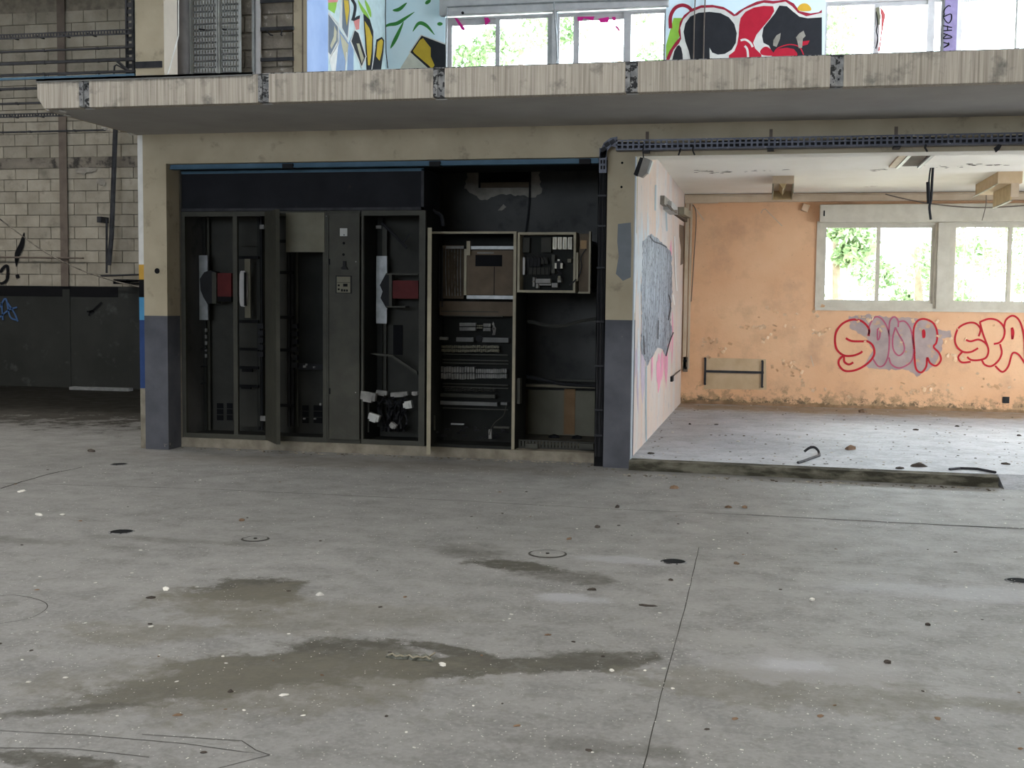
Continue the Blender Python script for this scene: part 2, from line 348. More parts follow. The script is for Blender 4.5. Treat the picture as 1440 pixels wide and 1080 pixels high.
# ------------------------------------------------------------------ far wall of the hall: blocks, beam, posts
wf = struct(MB().box(-20, -6.0, FARY+.03, FARY+.3, 0, 8).build('wall_far', M['mortar']))
MB().box(-20, -6.6, FARY, FARY+.03, 0, 1.79).build('wainscot', M['wain'], wf)
MB().box(-20, A(166, 403, FARY).x, FARY-.006, FARY+.001, A(80, 417, FARY).z, A(80, 403, FARY).z).build('painted_band', M['black'], wf)
MB().box(-20, -6.6, FARY-.02, FARY+.031, 3.86, 4.04).build('concrete_beam', M['band'], wf)
bm = {}
def block(x0, x1, z0, z1, Y, par, mat, name='block', dep=.03):
    k = (round(x1-x0, 2), round(z1-z0, 2), mat.name)
    if k not in bm:
        o = MB().box(0, x1-x0, 0, dep, 0, z1-z0).build(name, mat, par, bevel=0); bm[k] = o
        me = o.data
    else:
        o = bpy.data.objects.new(name, bm[k].data); sc.collection.objects.link(o); o.parent = par; o.matrix_parent_inverse = par.matrix_basis.inverted()
    o.location = (x0, Y + random.uniform(-.004, .005), z0); return o
def courses(zlist, xlo, xhi, bwid, bh, Y, par, mat, gap=.012):
    for i, z in enumerate(zlist):
        x = xlo - (bwid/2 if i % 2 else 0)
        while x < xhi:
            a, b = max(x, xlo), min(x+bwid, xhi)
            if b-a > .06: block(a+gap/2, b-gap/2, z+gap/2, z+bh-gap/2, Y, par, mat)
            x += bwid
zl = [1.79 + i*.2085 for i in range(10)]; courses([z for z in zl if z+.2 < 3.88], -13.8, -10.4, .46, .2085, FARY, wf, M['block'])
courses([4.04+i*.21 for i in range(12)], -13.8, -10.4, .46, .21, FARY, wf, M['block'])
MB().box(-20, -13.8, FARY, FARY+.03, 1.79, 8).box(-10.4, -6.6, FARY, FARY+.03, 1.79, 8).build('rendered_strip', M['block'], wf)
def ipost(x, w, z0, z1, mat, par):
    mb = MB().box(x-w/2, x+w/2, FARY-.045, FARY-.035, z0, z1).box(x-.012, x+.012, FARY-.035, FARY, z0, z1)
    return mb.build('steel_post', mat, par)
ipost(A(90, 200, FARY).x, .15, 1.79, 8, M['rustbrown'], wf)
MB().box(A(90,200,FARY).x-.07, A(90,200,FARY).x+.07, FARY-.012, FARY, 0, 1.74).build('post_casing', M['wain'], wf)
# paint marks on the far wall
def poly(pts, Y, parent, mat, lay=1, name='painted_shape', back=None):
    mb = MB(); P3 = [A(x, y, Y-.0012*lay) for x, y in pts]
    mb.face(P3); o = mb.build(name, mat, parent)
    bmh = bmesh.new(); bmh.from_mesh(o.data); bmesh.ops.triangulate(bmh, faces=bmh.faces[:], ngon_method='EAR_CLIP'); bmh.to_mesh(o.data); bmh.free()
    return o
def jag(pts, amp=1.5, step=3., seed=1):
    rn = random.Random(seed); out = []
    for i in range(len(pts)):
        a, b = Vector(pts[i]), Vector(pts[(i+1) % len(pts)]); d = b-a; n = max(1, int(d.length/step)); nn = Vector((-d.y, d.x)); nn = nn/max(nn.length, 1e-6)
        for k in range(n): out.append(tuple(a + d*k/n + nn*rn.uniform(-amp, amp)))
    return out
def smooth(pts, n=5, closed=False):
    out = []; k = len(pts)
    for i in range(k if closed else k-1):
        g = lambda j: Vector(pts[j % k] if closed else pts[max(0, min(k-1, j))])
        p0, p1, p2, p3 = g(i-1), g(i), g(i+1), g(i+2)
        for q in range(n):
            t = q/n; out.append(.5*((2*p1)+(p2-p0)*t+(2*p0-5*p1+4*p2-p3)*t*t+(3*p1-p0-3*p2+p3)*t**3))
    if not closed: out.append(Vector(pts[-1]))
    return [tuple(p) for p in out]
def stroke(pts, wpx, fn, sm=True, taper=False):
    if sm: pts = smooth([Vector(p) for p in pts], 5)
    pts = [Vector(p) for p in pts]; L = []; R_ = []
    for i, p in enumerate(pts):
        t = pts[min(i+1, len(pts)-1)] - pts[max(0, i-1)]
        if t.length < 1e-6: t = Vector((1, 0))
        t.normalize(); n = Vector((-t.y, t.x)); w_ = wpx/2
        if taper: w_ *= max(.15, math.sin(math.pi*min(1, (i+.6)/len(pts))))
        L.append(fn(*(p+n*w_))); R_.append(fn(*(p-n*w_)))
    return L, R_
def strokes(lines, wpx, fn, parent, mat, name='painted_line', taper=False):
    mb = MB()
    for pts in lines:
        L, R_ = stroke(pts, wpx, fn, taper=taper)
        for i in range(len(L)-1): mb.face([L[i], L[i+1], R_[i+1], R_[i]])
    return mb.build(name, mat, parent)
pf = lambda lay, Y: (lambda x, y: A(x, y, Y-.0012*lay))
strokes([[(34,327),(30,345),(24,358),(23,375)]], 8, pf(8, FARY-.01), wf, M['black'], 'painted_mark', True)
strokes([[(24,386),(25,391)]], 5, pf(8, FARY-.01), wf, M['black'], 'painted_mark')
strokes([[(0,383),(5,376),(10,374),(11,382),(10,392),(6,397),(0,399)]], 4, pf(8, FARY-.01), wf, M['black'], 'painted_mark')
bl = flat('blue spray paint', (.05, .10, .22))
strokes([[(0,432),(8,420),(14,445),(24,450)], [(0,446),(12,436),(24,432)], [(2,425),(4,450)], [(10,425),(20,440),(25,452)]], 2.2, pf(8, FARY-.01), wf, bl, 'painted_mark')
strokes([[(125,444),(127,438),(131,437)], [(122,438),(132,438)], [(127,440),(143,425)]], 2.5, pf(8, FARY-.01), wf, M['black'], 'painted_mark')
poly(jag([(106,236),(122,235),(137,237),(134,241),(122,243),(118,246),(108,243)], 1, 3), FARY-.008, wf, M['plaster'], 8, 'raw_plaster'); poly(jag([(137,252),(144,250),(148,256),(147,262),(140,259),(136,257)], 1, 3), FARY-.008, wf, M['plaster'], 8, 'raw_plaster')
# rods and cable on the far wall
hb = empty('wall_bar', A(50, 360, FARY), 'thin rusty horizontal bar fixed across the block wall above the black band', 'bar')
MB().cyl(A(-60, 361, FARY-.08), A(117, 363, FARY-.08), .018, 6).build('rod', M['rustbrown'], hb)
for x in (-20, 96): MB().box(A(x,361,FARY).x-.02, A(x,361,FARY).x+.02, FARY-.08, FARY, A(x,363,FARY).z-.02, A(x,363,FARY).z+.02).build('bracket', M['rustbrown'], hb)
pp = empty('leaning_pipe', A(158, 300, FARY-.3), 'long grey pipe hanging in front of the far block wall, tilted', 'pipe')
MB().tube([A(162.5, 176, FARY-.3), A(157, 330, FARY-.3), A(153, 373, FARY-.3)], .042, 8).build('pipe_run', M['darksteel'], pp)
MB().tube([A(150, 308, FARY-.2), A(150, 384, FARY-.2)], .018, 6).build('drop_rod', M['darksteel'], pp)
MB().box(A(147,310,FARY).x, A(153,310,FARY).x, FARY-.24, FARY, A(150,314,FARY).z, A(150,306,FARY).z).build('bracket', M['darksteel'], pp)
rp = empty('short_shelf_bar', A(168, 388, FARY), 'short dark bar sticking out beside the column above the wainscot', 'bar')
MB().cyl(A(142, 388, FARY-.25), A(200, 386, FARY-.25), .018, 6).build('rod', M['darksteel'], rp)
MB().box(A(182,397,FARY).x, A(198,397,FARY).x, FARY-.5, FARY, A(190,400,FARY).z, A(190,398,FARY).z).box(A(181,394,FARY).x, A(183.5,394,FARY).x, FARY-.5, FARY, A(190,400,FARY).z, A(190,394,FARY).z).box(A(182,394,FARY).x, A(198,394,FARY).x, FARY-.5, FARY, A(190,395.5,FARY).z, A(190,393.5,FARY).z).build('bracket', M['black'], rp)
yc = FARY-1.2
pts = smooth([(-30, 285), (0, 308), (60, 352), (110, 378), (160, 395), (198, 404)], 6)
tag(MB().tube([A(x, y, yc) for x, y in pts], .011, 5).build('sagging_cable', M['band']), 'thin pale cable sagging across the left wall towards the column', 'cable')
tag(MB().box(A(118,548,FARY).x, A(200,548,FARY).x, FARY-.45, FARY-.3, 0.0, .05).build('floor_rail', M['lightmetal']), 'pale thin rail lying at the foot of the dark wainscot', 'rail')
# horizontal cable trays and pipes, upper left
PY = 14.6
def run(y0, y1, x1, th, nm, lab, mat, tray=False, x0=-60):
    o = empty(nm, A(100, (y0+y1)/2, PY), lab, 'tray' if tray else 'pipe')
    # y0 at px 0, y1 at px 180
    f_ = lambda x: y0 + (y1-y0)*x/180
    a, b = A(x0, f_(x0), PY), A(x1, f_(x1), PY)
    if tray:
        for dz in (-th/2, th/2): MB().box(a.x, b.x, PY-.006, PY+.006, a.z+dz-.008, a.z+dz+.008).build('side_rail', mat, o)
        mb = MB(); n = int((b.x-a.x)/.4)
        for i in range(n): mb.box(a.x+i*.4, a.x+i*.4+.03, PY+.002, PY+.2, a.z-.006, a.z+.006)
        mb.build('rung_set', mat, o)
        mb = MB(); 
        for i in range(int((b.x-a.x)/.045)): mb.box(a.x+i*.045, a.x+i*.045+.025, PY-.004, PY+.002, a.z-th/2, a.z+th/2)
        mb.build('perforated_side', mat, o)
    else:
        MB().box(a.x, b.x, PY-.02, PY+.02, a.z-th/2, a.z+th/2).build('pipe_run', mat, o)
        mb = MB(); 
        for i in range(3): x = a.x + (b.x-a.x)*(.2+.3*i); mb.box(x-.015, x+.015, PY-.025, PY+.025, a.z-th/2-.004, a.z+th/2+.004)
        mb.build('clamp', mat, o)
ds = M['darksteel']
run(52, 44, 186, .055, 'cable_tray', 'perforated dark cable tray, topmost run crossing the upper left wall', ds, True)
run(73, 64, 189, .022, 'wall_pipe', 'thin dark pipe just under the topmost perforated tray', ds)
run(90, 82.5, 189, .036, 'wall_pipe', 'thick dark pipe second below the topmost tray, ending at the upright', ds)
run(107, 102, 190, .03, 'wall_pipe', 'dark pipe running just above the slab edge at upper left', ds)
run(112.5, 109, 190, .03, 'wall_pipe', 'bluish pipe level with the top of the slab end', M['bluesteel'])
run(127, 125, 60, .03, 'wall_pipe', 'dark pipe meeting the end of the slab at mid height', ds)
run(147, 144, 110, .026, 'wall_pipe', 'dark pipe just under the pipe that meets the slab end', ds)
run(163, 158, 140, .04, 'cable_tray', 'perforated dark cable tray passing below the slab end', ds, True)
run(184.5, 175, 148, .02, 'wall_pipe', 'lowest thin black pipe, sloping up under the slab soffit', ds)
up = empty('tray_upright', A(180, 50, PY), 'perforated upright post carrying the ends of the pipes beside the upper column', 'post')
xa, xb = A(176, 50, PY).x, A(185, 50, PY).x
mb = MB()
for i in range(24): 
    z = A(180, 105, PY).z + i*.09; mb.box(xa, xb, PY+.03, PY+.036, z, z+.06)
mb.build('perforated_web', ds, up)
for x in (xa, xb): MB().box(x-.012, x+.012, PY+.02, PY+.07, A(180, 108, PY).z, 6.9).build('flange', ds, up)
MB().tube([A(160, 105, PY), A(161, 93, PY), A(164, 91, PY), A(180, 100, PY), A(188, 104, PY)], .012, 6).build('bent_rod', ds, up)
MB().tube([A(165, 86, PY), A(176, 96, PY), A(186, 103, PY)], .02, 6).build('brace', ds, up)

# ------------------------------------------------------------------ mezzanine slab
slab = struct(MB().box(XL-.06, 6.05, DS+.10, 18.0, ZS, ZT-.02).build('floor_upper', M['soffit']))
joints = [A(370, 125, DS).x, A(617, 118, DS).x, A(888, 108, DS).x, A(1177, 100, DS).x]
jx = [XL-.09, A(118, 130, DS).x, *[j for j in joints], 3.6, 5.6, 6.05]
for a, b in zip(jx[:-1], jx[1:]):
    first = a == jx[0]
    a2 = a + (0 if first else .05); b2 = b - .05
    if first:
        z0 = ZS; mb = MB().prism([(a2, DS, ZT), (a2, DS, ZS+.10), (a2+.05, DS, ZS+.03), (a2+.07, DS, ZS), (b2, DS, ZS), (b2, DS, ZT)], (0, .1, 0))
    else: mb = MB().box(a2, b2, DS, DS+.1, ZS, ZT)
    mb.build('fascia_panel', M['fascia'], slab, bevel=.004)
for j in jx[1:-1]:
    MB().box(j-.051, j+.051, DS+.022, DS+.1, ZS+.01, ZT-.005).build('joint_plate', M['steelplate'], slab)
    MB().box(j-.05, j-.012, DS+.004, DS+.03, ZS+.015, ZT-.01).build('joint_angle', M['steelplate'], slab)
    mb = MB()
    for z in (.06, .19): mb.cyl((j+.015, DS+.004, ZS+z), (j+.015, DS+.02, ZS+z), .008, 8)
    mb.build('bolt', M['darksteel'], slab)
xe = A(356, 105, DS).x
MB().box(XL-.09, xe, DS-.012, DS+.04, ZT, ZT+.018).box(XL-.09, xe, DS-.012, DS-.008, ZT-.012, ZT+.018).build('edge_angle', M['ductgrey'], slab)
MB().box(xe+.02, 6.05, DS+.01, DS+.1, ZT, ZT+.008).build('edge_strip', M['steelplate'], slab)
# side end of slab
MB().box(XL-.08, XL-.06, DS+.1, 18, ZS+.0, ZT).build('end_face', M['beige'], slab)
# chipped white spalls along the soffit end
mb = MB()
for (px, py) in [(88,155),(95,161),(147,179),(150,181),(183,186),(187,188)]:
    p = F(px, py, ZS); mb.rock((p.x, p.y, ZS-.012), .03, .05, .012, px)
mb.build('spall', M['whitewall'], slab)

# ------------------------------------------------------------------ facade: lintel, columns
lint = struct(MB().box(XL, 6.05, D, D+.26, ZB, ZS).build('wall_front', M['beige']))
def column(x0, x1, nm_mat=None, y1=D+.27):
    c = struct(MB().box(x0, x1, D+.0, y1, 1.40, ZB).build('column', M['beige'], None))
    MB().box(x0, x1, D-.0, y1, 0, 1.40).build('painted_base', M['greypaint'], c)
    return c
zc = A(210, 445, D).z
def col2(x0, x1, zp, Ytop=ZB):
    c = struct(MB().box(x0, x1, D, D+.27, zp, Ytop).build('column', M['beige']))
    MB().box(x0, x1, D-.001, D+.271, 0, zp).build('painted_base', M['greypaint'], c); return c
colL = col2(XL, -6.174, A(215, 444, D).z); colR = col2(XR0, XC-.0, A(870, 450, D).z)
strip = [(190, 372, M['whitewall']), (372, 393, flat('orange paint', (.50,.29,.05))), (393, 418, M['black']), (418, 450, flat('azure paint', (.07,.24,.42))), (450, 546, flat('navy paint', (.025,.05,.14))), (546, 628, M['plinth'])]
for a, b, mt in strip:
    MB().box(XL-.075, XL, D+.03, D+.2, A(200, b, D+.03).z if b < 628 else 0, A(200, a, D+.03).z if a > 190 else ZS).build('painted_edge', mt, colL)
# marks on columns
mb = MB(); p = A(221, 381, D-.001); mb.cyl((p.x, D-.003, p.z), (p.x, D, p.z), .03, 10); mb.build('stain_spot', M['black'], colL)
poly([(869,315),(887,313),(888,340),(887,390),(876,395),(866,385),(870,360),(868,340)], D, colR, flat('bluegrey patch paint', (.16,.175,.19)), 1, 'paint_patch')
mb = MB()
for x, y in [(875,229),(874,263)]: p = A(x, y, D); mb.cyl((p.x, D-.002, p.z), (p.x, D, p.z), .012, 8)
mb.build('screw_hole', M['black'], colR)
# side walls of the recess and the room
wsl = struct(MB().box(XL, -6.174, D+.271, 18.0, 0, ZS).build('wall_side', M['plinth']))
wpt = struct(MB().box(XR0, XC, D+.271, 18.0, 0, ZS).build('wall_partition', M['sidewall']))
wrec = struct(MB().box(-6.174, XR0, RB, RB+.2, 0, ZS).build('wall_recess', M['recess']))
rcl = struct(MB().box(-6.174, XR0, D+.26, RB, ZB+.1, ZS).build('ceiling_recess', M['recess']))
MB().box(XR0-.008, XR0, D+.271, RB, .1, ZS).build('recess_lining', M['recess'], wpt); MB().box(-6.174, -6.17, D+.30, RB, .1, ZS).build('recess_lining', M['recess'], wsl)
plinth = struct(MB().box(-6.174, XR0, YC-.03, RB, 0.001, .1).build('trim_1', M['plinth']))
# recess wall: opening with raw plaster around it
hx0, hx1 = A(673, 255, RB).x, A(747, 255, RB).x; hz0, hz1 = A(710, 264, RB).z, A(710, 232, RB).z
poly(jag([(657,236),(757,236),(761,262),(762,272),(750,279),(738,276),(715,273),(700,274),(685,281),(672,279),(664,272),(652,265),(656,252)], 1.6, 3), RB, wrec, M['plaster'], 1, 'raw_plaster')
MB().box(hx0, hx1, RB-.0035, RB-.001, hz0, hz1).build('wall_opening', M['black'], wrec)
MB().box(hx0+.03, hx1, RB-.03, RB-.004, hz0, hz0+.06).build('opening_sill', M['brownboard'], wrec)
poly([(700,296),(708,287),(712,291),(706,296)], RB, wrec, M['plaster'], 1, 'raw_plaster')
# plinth-level patch and ceiling of the room
zce = struct(MB().box(XC, 6.05, D+.26, 18.0, ZCE, ZS).build('ceiling_room', M['ceil']))
MB().box(XC, 6.05, D-.001, D+.261, ZB-.004, ZB).build('lintel_soffit', M['ceil'], zce)
MB().box(XC, 6.05, D+.26, D+.263, ZB, ZCE).build('lintel_back', M['ceil'], zce)
RW = 6.05
struct(MB().box(RW, RW+.2, D, 12.0, 0, ZS).box(RW, RW+.2, 15.8, 18.0, 0, ZS).box(RW, RW+.2, 12.0, 15.8, 0, .7).box(RW, RW+.2, 12.0, 15.8, 2.85, ZS).build('wall_room_right', M['whitewall']))
portal(RW+.1, 13.9, 1.77, 2.15, 3.8, (-1, 0, 0))
struct(MB().box(RW, RW+.2, 17.3, 18.0, ZT, 8).box(RW, RW+.2, DS, 12.0, ZT, 8).box(RW, RW+.2, 12.0, 17.3, ZT, 4.0).box(RW, RW+.2, 12.0, 17.3, 7.6, 8).build('wall_upper_right', M['whitewall']))
portal(RW+.1, 14.65, 5.8, 3.6, 5.3, (-1, 0, 0))
struct(MB().box(RW+.2, RW+.4, -12, D, 0, 8).build('wall_hall_right', M['beige']))

# ------------------------------------------------------------------ rear facade of the building with windows
wins_lo = [(.70, 2.36), (2.50, 4.16), (4.30, 5.96)]
LZ0, LZ1 = 1.57, 2.83
wb = MB()
xs = XC
for a, b in wins_lo + [(6.25, 6.25)]:
    wb.box(xs, a, DB, DB+.25, 0, ZS) if a > xs else None
    if b > a: wb.box(a, b, DB, DB+.25, 0, LZ0).box(a, b, DB, DB+.25, LZ1, ZS)
    xs = b
wback = struct(wb.build('wall_back', M['ochre']))
wins_up = [(-5.04, -3.345), (-3.27, -1.62), (.69, 2.33), (2.50, 4.14), (4.30, 5.96)]
UZ0, UZ1 = 4.75, 6.05
wb = MB(); xs = -6.2
for a, b in wins_up + [(6.25, 6.25)]:
    wb.box(xs, a, DB, DB+.25, ZT, 8) if a > xs else None
    if b > a: wb.box(a, b, DB, DB+.25, ZT, UZ0).box(a, b, DB, DB+.25, UZ1, 8)
    xs = b
wup = struct(wb.build('wall_upper_back', M['skyblue']))
def window(n, x0, x1, z0, z1, mat, mid=.5, sash=None, thick=.05, panes=None):
    w_ = struct(empty('window_%d' % n, ((x0+x1)/2, DB+.06, z0)))
    y0, y1 = DB+.02, DB+.09; t = thick
    MB().box(x0, x1, y0, y1, z0, z0+t+.02).box(x0, x1, y0, y1, z1-t, z1).box(x0, x0+t, y0, y1, z0+t+.02, z1-t).box(x1-t, x1, y0, y1, z0+t+.02, z1-t).build('window_frame', mat, w_)
    if panes:
        pr = [(A(a, 60, y0+.03).x, A(b, 60, y0+.03).x, e) for a, b, e in panes]; za, zb = z0+t+.02, z1-t
        for i, (a, b, e) in enumerate(pr):
            lo = x0+t if i == 0 else pr[i-1][1]; wl = a-lo
            ya = y0+.012 + (.02 if e else 0)
            MB().box(lo, a, ya, ya+.03, za, zb).build('stile', mat, w_)
            if i == len(pr)-1 and x1-t-b > .004: MB().box(b, x1-t, ya, ya+.03, za, zb).build('stile', mat, w_)
            MB().box(a, b, ya, ya+.03, zb-.03-e, zb).box(a, b, ya, ya+.03, za, za+.03).build('sash_rail', mat, w_)
            MB().box(a, b, ya+.01, ya+.015, za+.03, zb-.03-e).build('pane', M['glass'], w_)
        portal((x0+x1)/2, DB+.22, (z0+z1)/2, x1-x0, z1-z0, (0, -1, 0))
        return w_
    xm = x0 + (x1-x0)*mid
    for i, (a, b) in enumerate(((x0+t, xm+.03), (xm-.03, x1-t))):
        ya = y0+.012 + i*.028; s_ = .045
        if sash and i in sash: s_ = .065
        za, zb = z0+t+.02, z1-t
        MB().box(a, b, ya, ya+.025, za, za+s_).box(a, b, ya, ya+.025, zb-s_, zb).box(a, a+s_, ya, ya+.025, za+s_, zb-s_).box(b-s_, b, ya, ya+.025, za+s_, zb-s_).build('sash', mat, w_)
        MB().box(a+s_, b-s_, ya+.01, ya+.015, za+s_, zb-s_).build('pane', M['glass'], w_)
    portal((x0+x1)/2, DB+.22, (z0+z1)/2, x1-x0, z1-z0, (0, -1, 0))
    return w_
n = 1
lw = []
for a, b in wins_lo: lw.append(window(n, a, b, LZ0, LZ1, M['winframe'])); n += 1
uw = []
specs = [(.46, [(635.5,697,.06),(703,770,0)]), (.36, [(786,806,0),(814,877,.06),(887,934,0)]), (.46, [(1162,1228,0),(1236,1303,.03),(1313,1322,0)]), (.5, None), (.5, None)]
for (a, b), (md, ss) in zip(wins_up, specs): uw.append(window(n, a, b, UZ0, UZ1-.05, M['winalu'], md, None, .03, ss)); n += 1
# cover strips and roller boxes
hbx = MB().box(.685, 6.04, DB-.14, DB, LZ1-.02, LZ1+.235).build('roller_box', M['winframe'], wback, bevel=.006)
MB().box(.685, 6.04, DB-.145, DB-.139, LZ1-.02, LZ1-.005).build('roller_box_lip', M['winframe'], wback)
mb = MB(); p = A(1159, 300, DB-.14); mb.box(p.x-.01, p.x+.01, DB-.15, DB-.14, p.z-.04, p.z+.04); mb.build('box_slot', M['black'], wback)
for a, b in ((2.36, 2.50), (4.16, 4.30)):
    MB().box(a-.01, b+.01, DB-.02, DB+.001, LZ0+.001, LZ1-.022).build('mullion_cover', M['winframe'], wback)
MB().box(.66, 6.04, DB-.03, DB+.001, LZ0-.045, LZ0).box(.655, .70, DB-.02, DB+.001, LZ0+.001, LZ1).build('window_surround', M['winframe'], wback)
MB().box(-5.10, -1.58, DB-.12, DB, UZ1-.04, UZ1+.20).build('roller_box', M['winalu'], wup, bevel=.005)
MB().box(-3.345, -3.27, DB-.01, DB+.001, UZ0, UZ1).build('mullion_cover', M['winalu'], wup)
MB().tube([A(627, 100, DB-.13), A(629, 10, DB-.13), A(780, 3.5, DB-.13), A(940, -1, DB-.13)], .014, 6).build('conduit', M['lightmetal'], wup)
MB().tube([A(779, 3, DB-.16), A(783, 60, DB-.16), A(784, 90, DB-.16)], .012, 6).build('conduit', M['lightmetal'], wup)
mb = MB(); p = A(650.5, 18, DB-.13); mb.cyl((p.x, DB-.13, p.z), (p.x, DB-.115, p.z), .022, 10); mb.build('round_knob', M['black'], wup)
MB().box(2.33, 2.50, DB-.02, DB+.001, ZT, 8).build('lilac_pillar', M['purple'], wup)
gl = M['black']; s7 = lambda pts: [(1180+x/5.54, y/5.54) for x, y in pts]
strokes([s7([(870,50),(850,45),(820,75),(815,105)]), s7([(820,105),(815,140),(850,180),(875,150),(870,110),(815,130)]), s7([(810,200),(880,215)]), s7([(812,240),(880,235)]), s7([(845,200),(845,240)]), s7([(812,260),(880,290),(812,300),(845,265)]), s7([(812,330),(850,345),(815,370),(855,350),(850,330)])], 1.6, pf(16, DB-.004), wup, gl, 'painted_tag')
# magenta paint on the upper panes
mg = flat('magenta paint', (.55, .02, .22), .5); s5 = lambda pts: [(620+x/4.235, y/4.235) for x, y in pts]
def wpoly(pts, Y, par, mt, nm): return poly(s5(pts), Y, par, mt, 1, nm)
wpoly([(80,105),(100,112),(145,172),(138,185),(122,175)], DB+.018, uw[0], mg, 'paint_streak')
wpoly([(258,105),(280,104),(295,125),(265,155),(262,135)], DB+.018, uw[0], mg, 'paint_streak')
wpoly([(812,100),(915,98),(905,125),(880,115),(850,108),(840,125),(815,125)], DB+.018, uw[1], mg, 'paint_streak')
wpoly([(935,112),(1000,100),(1000,132),(950,135)], DB+.018, uw[1], mg, 'paint_streak')
wpoly([(1018,100),(1040,100),(1043,125),(1022,120)], DB+.018, uw[1], mg, 'paint_streak')
wpoly([(1030,150),(1050,155),(1068,185),(1055,182)], DB+.018, uw[1], mg, 'paint_streak')
rp_ = flat('washed red paint', (.45, .10, .10)); poly(s7([(318,55),(345,80),(362,120),(350,180),(335,260),(318,400),(305,400),(325,250),(330,150)]), DB+.018, uw[2], rp_, 1, 'paint_streak')
poly(s7([(285,60),(310,55),(325,120),(318,200),(300,190),(290,110)]), DB+.018, uw[2], flat('olive paint', (.16,.15,.10)), 2, 'paint_streak')
strokes([s7([(290,90),(300,180),(290,240),(302,300),(285,380)])], 1.6, pf(3, DB+.018), uw[2], gl, 'paint_streak')
# security grille outside the lower windows
for a, b in wins_lo[1:]:
    g = empty('window_grille', ((a+b)/2, DB+.4, LZ0), 'white vertical bar grille outside the second lower window' if a < 3 else ('white bar grille outside the third lower window' if a < 5 else 'white bar grille outside the fourth lower window'), 'grille')
    k = a
    while k < b: MB().box(k, k+.02, DB+.40, DB+.42, LZ0-.1, LZ1+.05).build('bar', M['whitewall'], g); k += .135
    MB().box(a-.03, b+.03, DB+.42, DB+.44, 2.2, 2.23).box(a-.03, b+.03, DB+.42, DB+.44, LZ0-.05, LZ0-.02).build('cross_rail', M['whitewall'], g)
    MB().box(a-.03, a-.01, DB+.25, DB+.42, 2.19, 2.24).box(b+.01, b+.03, DB+.25, DB+.42, 2.19, 2.24).build('fixing', M['whitewall'], g)

# ------------------------------------------------------------------ upper graffiti (letters on the solid wall)
s6 = lambda pts: [(920+x/5.143, y/5.143) for x, y in pts]
G = empty('graffiti_mural', A(1050, 60, DB), kind='structure'); G.parent = wup
def gp(pts, c, lay, sm=True, fn=s6, Y=DB, nm='painted_shape', par=None):
    q = fn(pts)
    if sm: q = smooth([Vector(p) for p in q], 4, True)
    return poly(q, Y, par or wup, c, lay, nm)
RED = flat('red spray paint', (.42,.015,.035)); WH = flat('white spray paint', (.62,.60,.56)); BK = flat('charcoal spray paint', (.022,.022,.026)); GR = flat('lime spray paint', (.25,.46,.06)); OR = flat('amber spray paint', (.62,.36,.04))
DR = flat('dark red spray paint', (.30,.02,.04))
gp([(140,130),(210,130),(190,200),(185,260),(120,380),(85,425),(85,330),(110,240)], GR, 1, False)
gp([(85,432),(110,370),(150,310),(185,270),(175,230),(185,160),(215,110),(280,60),(340,38),(420,35),(500,50),(560,85),(582,104),(610,80),(680,40),(740,12),(800,0),(860,6),(900,4),(950,-6),(1010,25),(1050,80),(1130,97),(1190,88),(1213,70),(1213,440),(600,440),(85,440)], DR, 2, False)
strokes([s6([(118,205),(118,120),(150,60),(200,38),(245,50),(272,78)])], 5, pf(3, DB), wup, DR)
gp([(1035,62),(1060,30),(1100,25),(1130,50),(1130,78),(1060,80)], OR, 3)
gp([(107,440),(140,360),(180,312),(195,280),(188,200),(210,140),(260,90),(340,57),(430,54),(510,72),(575,118),(600,112),(650,70),(720,42),(790,20),(860,27),(900,20),(950,12),(1000,48),(1040,92),(1100,118),(1213,92),(1213,440)], WH, 4, False)
gp([(212,230),(225,170),(260,120),(320,92),(400,85),(480,95),(540,125),(580,175),(597,240),(590,310),(560,360),(510,390),(460,395),(420,380),(400,345),(402,440),(265,440),(250,370),(225,300)], BK, 5, False)
gp([(128,440),(145,370),(165,335),(180,325),(195,345),(205,390),(207,440)], BK, 5, False)
gp([(625,130),(660,85),(720,55),(790,42),(860,45),(868,80),(840,130),(790,190),(740,250),(715,310),(730,350),(775,395),(775,440),(540,440),(540,400),(580,370),(600,320),(610,260),(615,180)], RED, 5, False)
strokes([s6([(625,292),(660,287),(695,310),(712,340)]), s6([(655,332),(674,362),(680,440)])], 3, pf(6, DB), wup, WH)
gp([(905,40),(960,45),(1000,80),(1050,120),(1110,132),(1213,125),(1213,440),(850,440),(850,370),(830,330),(790,310),(780,260),(790,200),(830,150),(870,100)], BK, 5, False)
gp([(850,440),(855,385),(900,352),(960,345),(1010,355),(1035,385),(1035,440)], RED, 6, False)
gp([(765,375),(790,342),(820,340),(850,365),(862,400),(790,400)], RED, 6)
strokes([s6([(870,375),(900,345),(980,322),(1050,340),(1080,395)]), s6([(1040,335),(1100,315)])], 1.6, pf(7, DB), wup, RED)
gp([(1070,300),(1125,292),(1110,322),(1072,332)], RED, 7, False)
gp([(860,330),(862,290),(885,255),(915,238),(910,280),(885,340)], M['plaster'], 8, False); gp([(1025,270),(1050,240),(1080,222),(1095,260),(1075,280),(1070,345),(1045,348),(1035,300)], M['plaster'], 8, False)
bpy.data.objects.remove(G)
for px in (977, 991): MB().tube([A(px+2, -40, DB-.03), A(px-1, 40, DB-.03), A(px-2, 95, DB-.03)], .009, 8).build('conduit', M['rustbrown'], wup)
